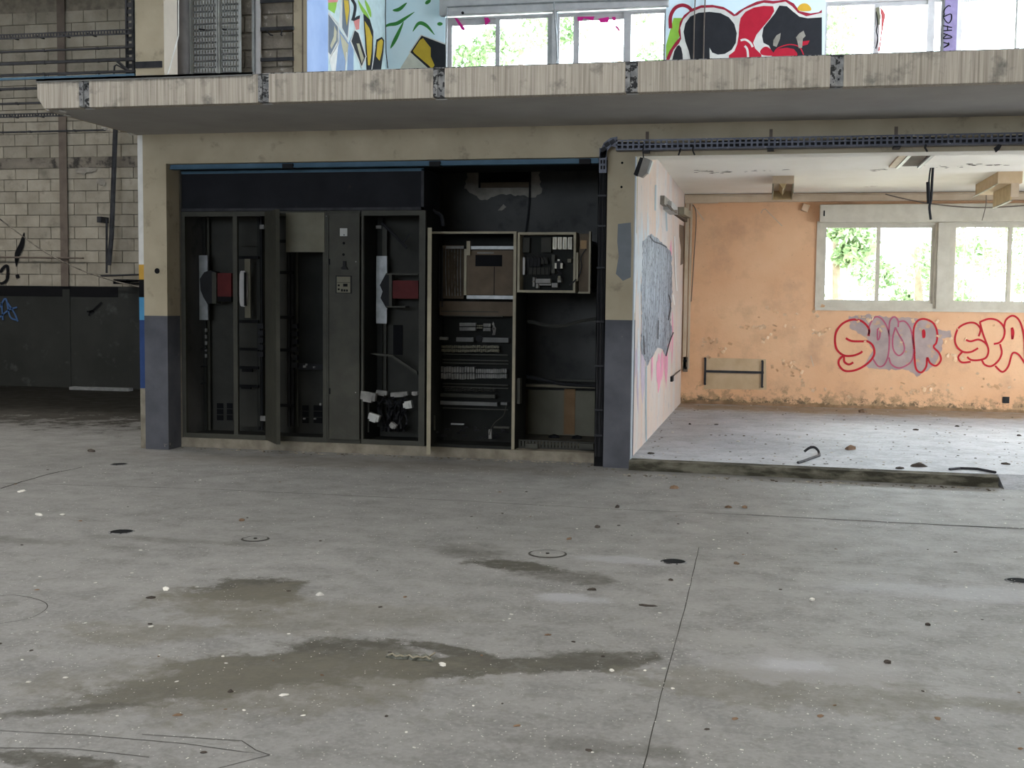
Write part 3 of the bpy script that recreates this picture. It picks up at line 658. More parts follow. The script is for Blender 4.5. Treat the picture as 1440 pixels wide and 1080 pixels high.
# back wall, left part
s4 = lambda pts: [(430+x/6.545, y/6.545) for x, y in pts]
DG = flat('green spray paint', (.05,.22,.05)); GD = flat('gold spray paint', (.52,.36,.04)); CR = flat('cream wash', (.58,.56,.48))
strokes([s4([(800,95),(860,85),(930,25)]), s4([(700,265),(760,230),(840,215),(920,165),(1000,110)]), s4([(780,445),(830,350),(900,200)]), s4([(985,290),(1040,215),(1110,235),(1185,320)]), s4([(1100,35),(1150,0)]), s4([(1210,220),(1260,220)])], 5.2, pf(2, DB), wup, DG, taper=True)
gp([(850,660),(1000,420),(1140,620),(1140,660)], CR, 1, False, s4)
gp([(950,480),(1060,318),(1290,400),(1290,640),(1140,640)], WH, 2, False, s4)
gp([(962,480),(1066,328),(1285,412),(1285,640),(1140,640)], BK, 3, False, s4)
gp([(985,470),(1050,370),(1080,350),(1110,390),(1150,440),(1150,520),(1185,600),(1160,640),(1140,610),(1000,490)], GD, 4, False, s4)
# ------------------------------------------------------------------ upper side wall with mural, shaft block, columns
XU = -6.0
wus = struct(MB().box(XU-.2, XU, 13.6, 18.2, ZT, 8).build('wall_upper_side', flat('pale aqua paint', (.50,.60,.60))))
def sp(pts, c, lay, sm=False):
    q = s4(pts)
    if sm: q = smooth([Vector(p) for p in q], 4, True)
    mb = MB(); mb.face([S(x, y, XU+.0015*lay) for x, y in q]); o = mb.build('painted_shape', c, wus)
    b = bmesh.new(); b.from_mesh(o.data); bmesh.ops.triangulate(b, faces=b.faces[:], ngon_method='EAR_CLIP'); b.to_mesh(o.data); b.free(); return o
sf = lambda lay: (lambda x, y: S(x, y, XU+.0015*lay))
SL = flat('slate spray paint', (.12,.14,.17)); GY = flat('steel blue paint', (.20,.27,.40)); PK = flat('coral paint', (.60,.22,.20)); BE = flat('fawn paint', (.42,.38,.26))
sp([(205,0),(290,0),(280,70),(265,125),(205,85)], GR, 1); sp([(205,-5),(300,-5),(290,20),(205,25)], PK, 2)
strokes([s4([(480,0),(520,80),(560,140),(600,220)]), s4([(545,0),(580,90),(600,160)])], 5, sf(1), wus, GR, taper=True)
sp([(205,115),(300,235),(302,390),(230,525),(205,500)], WH, 1); sp([(208,130),(292,245),(294,380),(228,505),(208,480)], SL, 2); sp([(262,235),(285,290),(280,370),(236,450),(225,420),(258,330)], BE, 3)
sp([(205,495),(230,530),(300,400),(275,660),(240,660)], WH, 3)
sp([(330,-5),(405,-5),(415,90),(390,370),(335,270),(300,240)], WH, 2); sp([(338,-5),(398,-5),(408,90),(385,350),(335,255)], SL, 3); sp([(350,0),(392,5),(400,90),(378,240),(362,120)], GD, 4)
sp([(305,270),(392,395),(362,660),(275,660)], GY, 2); sp([(312,300),(392,410),(374,600),(335,430)], BE, 3); sp([(392,395),(440,300),(440,660),(380,660)], GY, 2)
strokes([s4([(210,115),(320,235)]), s4([(315,265),(390,382)]), s4([(300,245),(302,400),(232,525)]), s4([(375,480),(366,655)])], 1.2, sf(6), wus, WH)
strokes([s4([(425,-5),(455,50),(447,130),(430,190)])], 4, sf(3), wus, BK)
sp([(440,195),(497,155),(492,270),(462,275)], PK, 2); sp([(440,195),(440,175),(470,150),(500,140),(497,170)], BK, 3)
sp([(452,265),(492,300),(560,520),(515,630),(408,380)], WH, 4); sp([(452,280),(485,305),(550,520),(515,610),(420,380)], BK, 5); sp([(468,400),(492,400),(535,535),(515,585)], BE, 6)
sp([(530,125),(590,180),(622,290),(620,480),(608,660),(560,660),(545,350)], BK, 3); sp([(540,190),(585,260),(612,340),(606,480),(590,600),(572,600),(556,350)], GD, 4)
sp([(650,365),(700,340),(722,370),(715,480),(690,660),(608,660),(640,440)], BK, 3); sp([(660,385),(698,358),(712,380),(700,480),(680,560),(648,520)], GD, 4)
strokes([s4([(640,430),(605,655)]), s4([(552,545),(515,630)])], 1.2, sf(6), wus, WH)
MB().tube([(XU+.02, DB-.02, 8), S(542, 20, XU+.03), S(543, 75, XU+.03), S(546, 100, XU+.03)], .008, 5).build('corner_cable', M['cable'], wus)
# shaft volume on the mezzanine
SX0, SX1, SY0, SY1 = -6.5, A(432, 50, 12.2).x, 12.2, 12.82
xp = A(413, 50, 12.2).x
shf = struct(MB().box(-6.9, xp, SY0+.05, SY1, ZT, 8).build('wall_shaft', M['mortar']))
MB().box(xp, SX1-.004, SY0, SY1, ZT, 8).build('shaft_post', M['beige'], shf)
MB().box(SX1-.004, SX1, SY0+.001, SY1, ZT, 8).build('shaft_side', M['blue2'], shf)
MB().box(SX1-.06, SX1-.045, SY0-.004, SY0, ZT, 8).build('post_edge_strip', M['rustbrown'], shf)
courses([ZT+.02+i*.19 for i in range(12)], -6.28, xp-.01, .38, .19, SY0+.02, shf, M['blockdark'], .02)
# upper column
cu = struct(MB().box(A(189, 60, D).x, A(229, 60, D).x, D+.02, D+.3, ZT, 8).build('column_upper', M['beige']))
cu2 = MB().box(A(228.5, 60, D).x, A(229, 60, D).x+.004, D+.021, D+.3, ZT, 8).build('column_side', surf('cream column paint', (.50,.44,.36), (.56,.50,.42), 3), cu)  # side face coloured lighter than the front, window light put into the paint
MB().box(A(190, 90, D).x, A(227, 90, D).x, D+.005, D+.02, A(210, 95, D).z, A(210, 86, D).z).build('steel_strap', M['darksteel'], cu)
MB().tube([A(251, 0, D+.02), A(251, 50, D), A(236, 105, D-.2)], .006, 5).build('loose_wire', M['whitewall'], cu)
# big round pipe
cp = empty('round_pipe', A(258, 60, 11.95), 'fat grey round pipe standing between upper column and perforated trays', 'pipe')
cx = A(257, 60, 11.95).x; MB().cyl((cx, 11.95, ZT), (cx, 11.95, 8), .078, 20).build('pipe_body', surf('grey cement pipe', (.20,.19,.195), (.27,.26,.265), 4, .7), cp, True)
MB().cyl((cx, 11.95, 5.5), (cx, 11.95, 5.7), .082, 20).build('socket_joint', M['soffit'], cp, True)
# two perforated vertical trays
for k, (a, b, lab) in enumerate(((270, 307, 'left one of two upright perforated metal cable trays'), (310, 338, 'right one of two upright perforated metal cable trays'))):
    t_ = empty('upright_cable_tray', A((a+b)/2, 100, 12.0), lab, 'tray')
    x0, x1 = A(a, 50, 12.0).x, A(b, 50, 12.0).x; mb = MB(); ns = 9 if k == 0 else 7; pw = (x1-x0)/ns
    for i in range(ns+1): mb.box(x0+i*pw-.011, x0+i*pw+.011, 12.0, 12.003, ZT, 6.4)
    z = ZT+.03
    while z < 6.4: mb.box(x0, x1, 12.0, 12.003, z, z+.022); z += .066
    tray = M['bluesteel'] if False else surf('galvanised tray %d' % k, (.28,.285,.275), (.36,.365,.35), 7, .5)
    mb.build('perforated_plate', tray, t_)
    for x in (x0, x1): MB().box(x-.008, x+.008, 11.96, 12.01, ZT, 6.4).build('side_rail', tray, t_)
    MB().tube([A(a+10 if k == 0 else a+3, 41, 11.96), A(a+18 if k == 0 else a+8, 42, 11.95)], .009, 5).build('cable_clip', M['cable'], t_)
# ladder
ld = empty('cable_ladder', A(380, 90, 12.1), 'grey cable ladder upright with dark slotted rungs against the rough blocks', 'ladder')
x0, x1 = A(357, 50, 12.1).x, A(366, 50, 12.1).x
MB().box(x0, x0+.02, 12.05, 12.12, ZT, 8).build('side_rail', M['lightmetal'], ld); MB().box(x0+.025, x1, 12.09, 12.12, ZT, 8).build('side_rail', M['winalu'], ld)
for y in (2, 41, 84): 
    a, b = A(362, y, 12.1), A(412, y, 12.1); MB().box(a.x, b.x, 12.1, 12.13, a.z-.018, a.z+.018).build('rung', M['darksteel'], ld)
for x in (374, 397): MB().tube([A(x, 42, 12.07), A(x+(6 if x < 390 else -2), 49, 12.05), A(x+(0 if x > 390 else 10), 50, 12.05)], .008, 5).build('hook', M['cable'], ld)

# ------------------------------------------------------------------ switchgear cabinets in the recess
ZK = .1; ZTOP = A(400, 297, YC).z
CLX_ = {}
def cabinet(px0, px1, label, depth=.6, back=True, pl=7, pr=7, group=None):
    c = empty('switchgear_cabinet', (A((px0+px1)/2, 450, YC).x, YC, ZK), label, 'cabinet')
    x0, x1 = A(px0, 450, YC).x, A(px1, 450, YC).x - .003; t = .035; CLX_[c.name] = (x0+.012, x1-.012); CUR[0] = CLX_[c.name]
    xm0, xm1 = A(px0+pl, 450, YC).x, A(px1-pr, 450, YC).x
    MB().box(x0, x1, YC, YC+.04, ZTOP-.05, ZTOP).build('top_rail', M['cab'], c)
    MB().box(x0, x1, YC, YC+.04, ZK+.001, ZK+.05).build('bottom_rail', M['cab'], c)
    if pl: MB().box(x0, xm0, YC, YC+.04, ZK+.05, ZTOP-.05).build('post', M['cab'], c)
    if pr: MB().box(xm1, x1, YC, YC+.04, ZK+.05, ZTOP-.05).build('post', M['cab'], c)
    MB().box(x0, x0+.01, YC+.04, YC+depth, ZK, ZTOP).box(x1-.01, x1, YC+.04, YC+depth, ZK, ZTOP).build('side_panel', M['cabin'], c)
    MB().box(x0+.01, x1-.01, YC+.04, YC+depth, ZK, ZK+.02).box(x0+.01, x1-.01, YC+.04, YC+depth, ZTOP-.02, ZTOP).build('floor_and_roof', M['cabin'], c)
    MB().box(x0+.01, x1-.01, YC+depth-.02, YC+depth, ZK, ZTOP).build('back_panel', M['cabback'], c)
    return c
CLX = CLX_
def P(par, nm, r, Y, mt, d=.02, lab=None):
    if par.name in CLX and Y > YC+.03:
        lo, hi = CLX[par.name]; ym = (r[1]+r[3])/2; xm = (r[0]+r[2])/2
        xa, xb = max(lo, A(r[0], ym, Y).x), min(hi, A(r[2], ym, Y).x)
        if xb-xa < .004: return None
        o = MB().box(xa, xb, Y, min(Y+d, YC+.58), A(xm, r[3], Y).z, A(xm, r[1], Y).z).build(nm, mt, par)
    else: o = pb(MB(), *r, Y, d).build(nm, mt, par)
    if lab: o['label'] = lab
    return o
def vent(par, cols, y0, y1, Y):
    mb = MB()
    for a, b in cols:
        h = (y1-y0)/3
        for i in range(3): pb(mb, a, y0+i*h, b, y0+(i+1)*h-1, Y-.004, .004)
    mb.build('vent_slots', M['black'], par)
YB = YC+.57
c1 = cabinet(255, 460, 'wide open grey switchgear cabinet of three bays at the left end of the row', pl=6, pr=6)
for a_, b_ in ((328, 334), (385.5, 391)): MB().box(A(a_, 450, YC).x, A(b_, 450, YC).x, YC, YC+.04, ZK+.05, ZTOP-.05).build('post', M['cab'], c1)
P(c1, 'dark_plate', (266, 304, 290, 605), YB-.1, M['cabin'], .01); P(c1, 'inner_rail', (290, 305, 295, 605), YB-.06, M['cab'], .02)
P(c1, 'light_strip', (280, 359, 292, 450), YB-.2, M['lightmetal'], .03)
mb = MB(); q = [(281,392),(287,383),(294,380),(302,382),(302,425),(292,428),(286,418),(282,408)]; mb.prism([A(x, y, YB-.3) for x, y in q], (0, .12, 0)); mb.build('isolator_body', M['darkplastic'], c1)
P(c1, 'isolator_frame', (298, 383, 304, 427), YB-.31, M['cab'], .12); P(c1, 'red_block', (303, 384, 325, 417), YB-.28, M['red'], .1); P(c1, 'lower_block', (304, 417, 325, 424), YB-.28, M['black'], .1)
vent(c1, [(305,314),(319,327)], 567, 592, YB)
P(c1, 'warning_plate', (273.5, 565.5, 284, 571), YB-.11, M['ceramic'], .008); P(c1, 'small_plate', (273, 515, 281, 519), YB-.11, M['winalu'], .008)
mb = MB(); [mb.tube([A(271, y, YB-.14), A(278, y-2, YB-.16), A(291, y-4, YB-.14)], .01, 5) for y in (494, 518, 542)]; mb.build('cross_bar', M['darkplastic'], c1)
mb = MB(); [pb(mb, 288, y, 291, y+5, YB-.12, .02) for y in range(462, 500, 9)]; mb.build('bolt_row', M['terminal'], c1)
c2 = c1
P(c2, 'back_plate', (336, 304, 362, 346), YB-.08, M['cabback'], .01); P(c2, 'back_plate', (336, 450, 362, 600), YB-.08, M['cabback'], .01)
P(c2, 'light_strip', (344, 364, 352, 447), YB-.2, M['panelbeige'], .02)
mb = MB(); q = smooth([Vector(v) for v in [(337,386),(341,381),(346,384),(347,405),(346,428),(341,431),(337,425)]], 3, True); mb.prism([A(x, y, YB-.24) for x, y in q], (0, .03, 0)); mb.build('grip_plate', M['winalu'], c2)
mb = MB(); pb(mb, 343, 383, 345, 430, YB-.27, .03); mb.build('pull_handle', M['darkplastic'], c2)
for x in (362, 366): P(c2, 'busbar', (x, 305, x+2.5, 605), YB-.14, M['darkplastic'], .03)
mb = MB(); [pb(mb, 334, y, 363, y+4, YB-.2, .03) for y in (360, 450, 489, 515, 541)]; pb(mb, 340, 518, 354, 523, YB-.22, .03); pb(mb, 339, 544, 352, 547, YB-.22, .03); mb.build('cross_bar', M['black'], c2)
mb = MB(); [pb(mb, 362, y, 370, y+7, YB-.2, .05) for y in range(455, 500, 10)]; mb.build('clamp_row', M['darkplastic'], c2)
mb = MB(); [pb(mb, *r, YB-.3, .02) for r in ((365,316,371,322),(373,339,382,342),(366,585,373,592))]; mb.build('metal_tab', M['terminal'], c2)
vent(c2, [(337,343),(347,355)], 567, 592, YB)
P(c2, 'terminal_board', (362, 318, 366, 600), YB-.16, M['cabin'], .01)
# half-open door leaf of the third cabinet
c3 = c1
dl = [A(373, 452, YC), A(389.5, 452, YC-.38)]
def leaf(par, xa, ya, xb, yb, z0, z1, mt, nm='door', th=.018, edge=None):
    a, b = Vector((xa, ya, 0)), Vector((xb, yb, 0)); t = (b-a).normalized(); n_ = Vector((-t.y, t.x, 0))*th
    mb = MB().prism([a+Vector((0,0,z0)), b+Vector((0,0,z0)), b+n_+Vector((0,0,z0)), a+n_+Vector((0,0,z0))], (0, 0, z1-z0)); o = mb.build(nm, mt, par)
    r_ = Vector((t.x, t.y, 0))*.025
    MB().prism([b+n_-r_+Vector((0,0,z0)), b+n_+Vector((0,0,z0)), b+n_*2.2+Vector((0,0,z0)), b+n_*2.2-r_+Vector((0,0,z0))], (0, 0, z1-z0)).build('door_edge', edge or mt, o); return o
leaf(c3, dl[0].x, YC-.005, dl[1].x-.01, YC-.38, ZK+.01, ZTOP-.01, M['cab'])
P(c3, 'cover_plate', (402, 299, 456, 354.5), YC-.012, M['panelbeige'], .01, 'beige blank cover plate')
P(c3, 'back_plate', (391, 305, 404, 600), YB-.12, M['cabback'], .01); P(c3, 'dark_plate', (404, 305, 455, 515), YB-.06, M['cabin'], .01)
for x in (405, 410): P(c3, 'busbar', (x, 355, x+2.5, 600), YB-.2, M['darkplastic'], .03)
P(c3, 'inner_rail', (416.5, 355, 419, 600), YB-.16, M['cab'], .02)
mb = MB(); [pb(mb, 391, y, 412, y+4.5, YB-.24, .03) for y in (337, 381, 444, 490, 568)]; mb.build('cross_bar', M['black'], c3)
mb = MB(); [pb(mb, 410, y, 418, y+7, YB-.25, .05) for y in range(455, 512, 11)]; mb.build('clamp_row', M['darkplastic'], c3)
P(c3, 'terminal_strip', (418, 512, 455, 520), YB-.2, M['darkplastic'], .06)
mb = MB(); [pb(mb, *r, YB-.22, .02) for r in ((426,514,430,517),(429.5,511.5,431.5,514),(440,515.5,443,518),(449,567,452,570),(426,588,429,590),(441,588,444,590))]; mb.build('metal_tab', M['terminal'], c3)
vent(c3, [(425,434),(441,453)], 570, 596, YB)
c4 = cabinet(460, 507, 'narrow switchgear cabinet with closed grey door carrying a control panel', pl=2, pr=0)
dr = pb(MB(), 462.5, 299, 505.5, 618.5, YC-.022, .02).build('door', M['cab'], c4, bevel=.004)
P(dr, 'indicator_plate', (478, 321, 488, 332), YC-.03, M['whiteplastic'], .008); 
mb = MB(); [mb.cyl(A(x, y, YC-.03), A(x, y, YC-.022), .014, 10) for x, y in ((483.5,342),(483,358))]; mb.build('button_hole', M['black'], dr)
mb = MB(); q = [(482,367),(486,367),(486,374),(489,379),(481,379),(479,377),(482,374)]; mb.prism([A(x, y, YC-.05) for x, y in q], (0, .028, 0)); mb.build('handle', M['darkplastic'], dr)
P(dr, 'meter_bezel', (472, 387.5, 494, 412.5), YC-.034, M['darkplastic'], .012); mt_ = P(dr, 'meter_face', (473.5, 389, 492.5, 411.5), YC-.038, M['panelbeige'], .006)
mb = MB(); [pb(mb, *r, YC-.042, .005) for r in ((482.5,399,488.5,403),(475,400,477.5,402.5),(475,405.5,477.5,408),(479.5,406.5,482,410),(483,407,485.5,410),(486.5,407,489,410))]; mb.build('meter_key', M['black'], dr)
mb = MB(); pb(mb, 474, 397, 492, 397.6, YC-.0395, .002); pb(mb, 483, 329.5, 484.5, 331, YC-.033, .004); mb.build('meter_line', M['darkplastic'], dr)
mb = MB(); pb(mb, 462, 364, 464, 372, YC-.028, .01); pb(mb, 462.5, 546, 464.5, 554, YC-.028, .01); mb.build('hinge', M['black'], dr)
mb = MB(); [mb.cyl(A(x, y, YC-.026), A(x, y, YC-.02), .007, 8) for x, y in ((500.5,368),(459,304),(500,552))]; mb.build('screw', M['terminal'], dr)
c5 = cabinet(508, 598, 'open switchgear cabinet right of the closed door with torn cables at its foot', pl=3, pr=9)
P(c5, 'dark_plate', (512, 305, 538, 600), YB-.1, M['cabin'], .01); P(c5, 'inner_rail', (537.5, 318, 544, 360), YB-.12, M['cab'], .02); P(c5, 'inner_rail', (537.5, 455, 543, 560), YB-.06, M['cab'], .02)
P(c5, 'metal_tab', (526.5, 317, 536, 321.5), YB-.15, M['terminal'], .02)
P(c5, 'light_strip', (529, 360, 544, 455), YB-.2, M['lightmetal'], .03)
mb = MB(); q = [(534,401),(543,384),(549,386),(549,430),(543,433),(535,419),(538,410)]; mb.prism([A(x, y, YB-.3) for x, y in q], (0, .12, 0)); mb.build('isolator_body', M['darkplastic'], c5)
P(c5, 'isolator_frame', (547, 386, 551, 430), YB-.31, M['cab'], .12); P(c5, 'red_block', (551, 394.5, 588, 420), YB-.28, M['red'], .1)
mb = MB(); pb(mb, 543, 384.5, 588, 386.5, YB-.32, .14); pb(mb, 543, 430.5, 570, 432.5, YB-.32, .14); mb.build('isolator_shelf', M['cab'], c5)
MB().tube([A(537, 314, YB-.25), A(548, 324, YB-.28), A(560, 336, YB-.3), A(572, 349, YB-.3)], .016, 6).build('hanging_cable', M['cable'], c5)
MB().tube([A(567, 342, YB-.3), A(572, 334, YB-.32), A(576, 329, YB-.33)], .008, 6).build('hanging_cable', M['cable'], c5)
mb = MB(); mb.prism([A(x, y, YB-.3) for x, y in ((519,497),(530,500),(550,502),(587,527),(586,522),(552,499),(525,496.5))], (0, .05, 0)); mb.build('bent_bracket', M['cab'], c5)
P(c5, 'bent_bracket', (518.5, 498, 520.5, 517), YB-.3, M['terminal'], .03); P(c5, 'dark_slot', (553, 457, 566, 499), YB-.01, M['black'], .006)
# torn cable ends and broken connectors
mb = MB(); rnd = random.Random(3)
for i in range(16):
    x = 536+rnd.random()*44; pts_ = [(x, 606), (x+rnd.uniform(-6,6), 590), (x+rnd.uniform(-8,8), 572), (x+rnd.uniform(-10,8), 556+rnd.random()*12)]
    mb.tube([A(*q, YB-.35+rnd.random()*.2) for q in smooth([Vector(v) for v in pts_], 3)], .012, 5)
mb.build('torn_cables', M['cable'], c5)['kind'] = 'stuff'
def chunk(r, Y, mt, nm, tilt=.3):
    a = A((r[0]+r[2])/2, (r[1]+r[3])/2, Y); wx = abs(A(r[2], r[1], Y).x-A(r[0], r[1], Y).x)/2; hz = abs(A(r[0], r[1], Y).z-A(r[0], r[3], Y).z)/2
    Mx = Matrix.Translation(a) @ Matrix.Rotation(tilt, 4, 'Y'); mb = MB().box(-wx, wx, -.03, .03, -hz*.7, hz*.7, Mx); mb.box(-wx*.55, wx*.6, -.04, .03, -hz, hz*.2, Mx)
    return mb.build(nm, mt, c5)
chunk((508, 549, 529, 565), YC+.02, M['terminal'], 'broken_connector', .15); chunk((519, 580, 534, 593), YC+.1, M['whiteplastic'], 'broken_connector', .3); chunk((570, 562, 580, 576), YC+.15, M['whiteplastic'], 'broken_connector', 1.4)
chunk((530, 548, 545, 556), YC+.2, M['terminal'], 'broken_connector', .1); chunk((550, 550, 574, 558), YC+.2, M['terminal'], 'broken_connector', -.1); chunk((549, 594, 558, 602), YC+.1, M['terminal'], 'broken_connector', .6); chunk((580, 550, 588, 556), YC+.1, M['terminal'], 'broken_connector', 0)
P(c5, 'cable_tray_stub', (513, 556, 519, 608), YB-.4, M['cab'], .02)
# dark cover box above the row
ob = empty('overhead_panel_box', A(420, 270, YC), 'long dark cover box above the row of cabinets with blue grey edging', 'box')
x0, x1 = A(252, 260, YC).x, A(596, 260, YC).x; z0, z1 = ZTOP+.005, A(400, 240, YC).z
MB().box(x0, x1, YC+.02, YC+.6, z0, z1).build('box_body', surf('dark navy panel', (.009,.0095,.012), (.014,.0145,.018), 3, .75, spots=(.035,.028,.024), sps=4, spt=(.66,.72)), ob)
MB().box(x0, x1, YC+.005, YC+.03, z0, z0+.03).build('bottom_trim', M['darksteel'], ob); MB().box(x0, x1, YC+.005, YC+.03, z1-.02, z1+.01).build('top_trim', M['bluesteel'], ob)
MB().box(x1-.03, x1, YC+.005, YC+.03, z0, z1).box(x0, x0+.02, YC+.005, YC+.03, z0, z1).build('end_trim', M['darksteel'], ob)
rl = empty('sliding_door_rail', A(540, 233, D+.1), 'blue painted steel rail running under the lintel above the cabinets', 'rail')
x1r = A(842, 233, D+.1).x
MB().box(-6.17, x1r, D+.08, D+.12, ZB-.045, ZB-.001).box(-6.17, x1r, D+.06, D+.15, ZB-.05, ZB-.042).build('rail_profile', M['bluesteel'], rl)
for x in (405, 612, 823): p = A(x, 233, D+.05); MB().box(p.x-.06, p.x+.05, D+.04, D+.16, ZB-.06, ZB-.012).build('hanger', M['darkplastic'], rl)
# cabinet with terminal rows
c6 = empty('distribution_cabinet', (A(663, 450, YC).x, YC, ZK), 'tall cream edged distribution cabinet full of terminal rows', 'cabinet')
CUR[0] = None; x0, x1 = A(603.5, 450, YC).x, A(725, 450, YC).x; zt = A(660, 325.5, YC).z
MB().box(x0, x1, YC, YC+.03, zt-.022, zt).build('top_rail', M['cream'], c6); MB().box(x1-.03, x1, YC, YC+.03, ZK+.001, zt-.022).build('post', M['cream'], c6)
MB().box(x0, x0+.018, YC, YC+.03, ZK+.001, zt-.022).build('post', M['brownboard'], c6); MB().box(x0+.018, x1-.03, YC+.0, YC+.03, ZK+.001, ZK+.03).build('bottom_rail', M['cabin'], c6)
MB().box(x0, x0+.01, YC+.03, YC+.55, ZK, zt).box(x1-.01, x1, YC+.03, YC+.55, ZK, zt).box(x0, x1, YC+.03, YC+.55, zt-.01, zt).box(x0, x1, YC+.53, YC+.55, ZK, zt).box(x0, x1, YC+.03, YC+.55, ZK, ZK+.01).build('cabinet_shell', M['cabin'], c6)
leaf(c6, x0-.006, YC-.003, A(600.5, 480, YC-.55).x, YC-.55, ZK-.01, zt+.005, M['cream'], edge=M['cream'])
Y6 = YC+.25
P(c6, 'wire_board', (622, 345, 652, 420), Y6+.1, M['brownboard'], .01); mb = MB(); [mb.tube([A(627+i*4.2, 349, Y6+.06), A(626.5+i*4.2, 380, Y6+.05), A(628+i*4, 416, Y6+.06)], .005, 5) for i in range(6)]; mb.build('wire_bundle', M['terminal'], c6)
mb = MB(); [mb.tube([A(627+i*2.1, 350+i, Y6+.03), A(630+rnd.random()*15, 375+rnd.random()*10, Y6+.02), A(628+rnd.random()*20, 412, Y6+.03)], .004, 4) for i in range(9)]; mb.build('wire_bundle', M['brownboard'], c6)
P(c6, 'frame_stile', (652.5, 350, 656, 415), Y6-.1, M['cream'], .02); P(c6, 'galvanised_rail', (662, 346, 722, 350.5), Y6-.12, M['lightmetal'], .02); P(c6, 'galvanised_rail', (627, 346, 652, 350), Y6-.1, M['terminal'], .02)
P(c6, 'galvanised_rail', (656, 415.5, 722, 420.5), Y6-.12, M['lightmetal'], .02); P(c6, 'catch', (656, 339, 661, 359), Y6-.15, M['cream'], .03)
P(c6, 'mounting_board', (656.5, 352, 721, 415), Y6-.08, M['brownboard'], .012); P(c6, 'cut_out', (668.5, 358.5, 706, 374.5), Y6-.086, M['black'], .005, 'black rectangular cut-out'); P(c6, 'board_seam', (694.5, 375, 695.5, 415), Y6-.083, M['black'], .002)
P(c6, 'cut_out_lip', (671, 354.5, 694, 356.5), Y6-.09, M['terminal'], .008); P(c6, 'lower_board', (618, 424, 721, 444), Y6+.05, M['brownboard'], .01)
for x in (613, 617, 621): P(c6, 'conduit_rod', (x, 348, x+1.2, 432), Y6+.0, M['darksteel'], .02)
mb = MB(); [pb(mb, 620+k, y, 700+k*3, y+1.2, Y6+.02, .02) for k, y in ((0,437.5),(2,444))]; [pb(mb, 622, y, 714, y+1.4, Y6+.1, .02) for y in (498, 506, 510.5, 540, 544.5, 574.5)]; mb.build('din_rail', M['cab'], c6)
def trow(y0, y1, xa, xb, n_, mt, Y=Y6+.12, jag=.0, dark=True):
    mb = MB(); w_ = (xb-xa)/n_
    for i in range(n_):
        j = random.uniform(-jag, jag); pb(mb, xa+i*w_, y0+j, xa+(i+.78)*w_, (y0+y1)/2-.8+j, Y, .05); pb(mb, xa+i*w_, (y0+y1)/2+.8+j, xa+(i+.78)*w_, y1+j, Y-.01, .06)
    return mb.build('terminal_row', mt, c6)
trow(454, 465, 646, 669, 12, M['terminal']); trow(455, 465.5, 679.5, 690, 5, M['terminal']); trow(457, 462, 670, 679, 3, M['panelbeige'])
trow(486, 495, 620.5, 702, 28, M['panelbeige'], jag=.5); trow(516, 533, 620, 668, 13, M['terminal'], jag=.8); trow(519, 532, 669, 713, 15, M['terminal'], jag=.3)
trow(547, 550, 625, 696, 18, M['cab'], jag=.6)
P(c6, 'wiring_duct', (641.5, 474.5, 665.5, 480.5), Y6+.1, M['ductgrey'], .05); P(c6, 'wiring_duct', (678, 475, 715, 481.5), Y6+.1, M['ductgrey'], .05); P(c6, 'wiring_duct', (618, 474, 629, 478), Y6+.1, M['terminal'], .05)
P(c6, 'wiring_duct', (619, 554, 696, 559), Y6+.1, M['cab'], .05); P(c6, 'wiring_duct', (619, 565, 699, 570), Y6+.1, M['ductgrey'], .05); P(c6, 'wiring_duct', (704, 566, 713, 569.5), Y6+.1, M['ductgrey'], .05); P(c6, 'foot_strip', (634, 595.5, 652, 597.5), Y6, M['lightmetal'], .03)
mb = MB(); [mb.tube([A(693+rnd.uniform(-2,3), 452+rnd.random()*6, Y6+.06), A(690+rnd.random()*8, 462, Y6+.04), A(692+rnd.random()*4, 471, Y6+.06)], .004, 4) for i in range(7)]; mb.build('wire_tuft', M['terminal'], c6)
mb = MB(); mb.cyl(A(674, 476, Y6+.06), A(674, 476, Y6+.12), .035, 12); mb.build('round_relay', M['darkplastic'], c6)
MB().tube([A(x, y, Y6-.05) for x, y in smooth([Vector(v) for v in [(712,570),(708,584),(696,594),(690,604),(688,612)]], 4)], .005, 5).build('loose_wire', M['cab'], c6)
P(c6, 'sleeve', (687, 604, 691, 617), Y6-.05, M['terminal'], .03); P(c6, 'corner_iron', (608, 585, 611.5, 605), Y6-.1, M['cab'], .03); P(c6, 'corner_iron', (694, 600, 716, 602.5), Y6-.1, M['cab'], .03)
mb = MB(); 
for i in range(26):
    x = 612+rnd.random()*100; y = 600+rnd.random()*18; p = A(x, y, Y6-.05+rnd.random()*.2); mb.rock((p.x, p.y, max(p.z, .13)), .02+rnd.random()*.02, .02, .02, i)
mb.build('rubble', M['darkplastic'], c6)['kind'] = 'stuff'
# wall box right of it
c7 = empty('fuse_box', A(770, 412, YC), 'open square cream fuse box with ceramic fuses beside the tall distribution cabinet', 'fuse box')
bx0, bx1 = A(727.5, 370, YC).x, A(809.5, 370, YC).x; bz0, bz1 = A(768, 411.5, YC).z, A(768, 326.5, YC).z; t = .024
MB().box(bx0, bx1, YC, YC+.2, bz1-t, bz1).box(bx0, bx1, YC, YC+.2, bz0, bz0+t).box(bx0, bx0+t, YC, YC+.2, bz0+t, bz1-t).box(bx1-t, bx1, YC, YC+.2, bz0+t, bz1-t).build('box_rim', M['cream'], c7)
MB().box(bx0+t, bx1-t, YC+.19, YC+.2, bz0+t, bz1-t).build('back_panel', M['cabin'], c7)
for i in range(4): P(c7, 'fuse_holder', (777.2+i*7.1, 333.5, 782.8+i*7.1, 350.5), YC+.06, M['ceramic'], .1)
for i in range(4):
    x = 777.2+i*7.1; P(c7, 'fuse_slot', (x+2.5, 335, x+3.1, 349), YC+.057, M['brownboard'], .004)
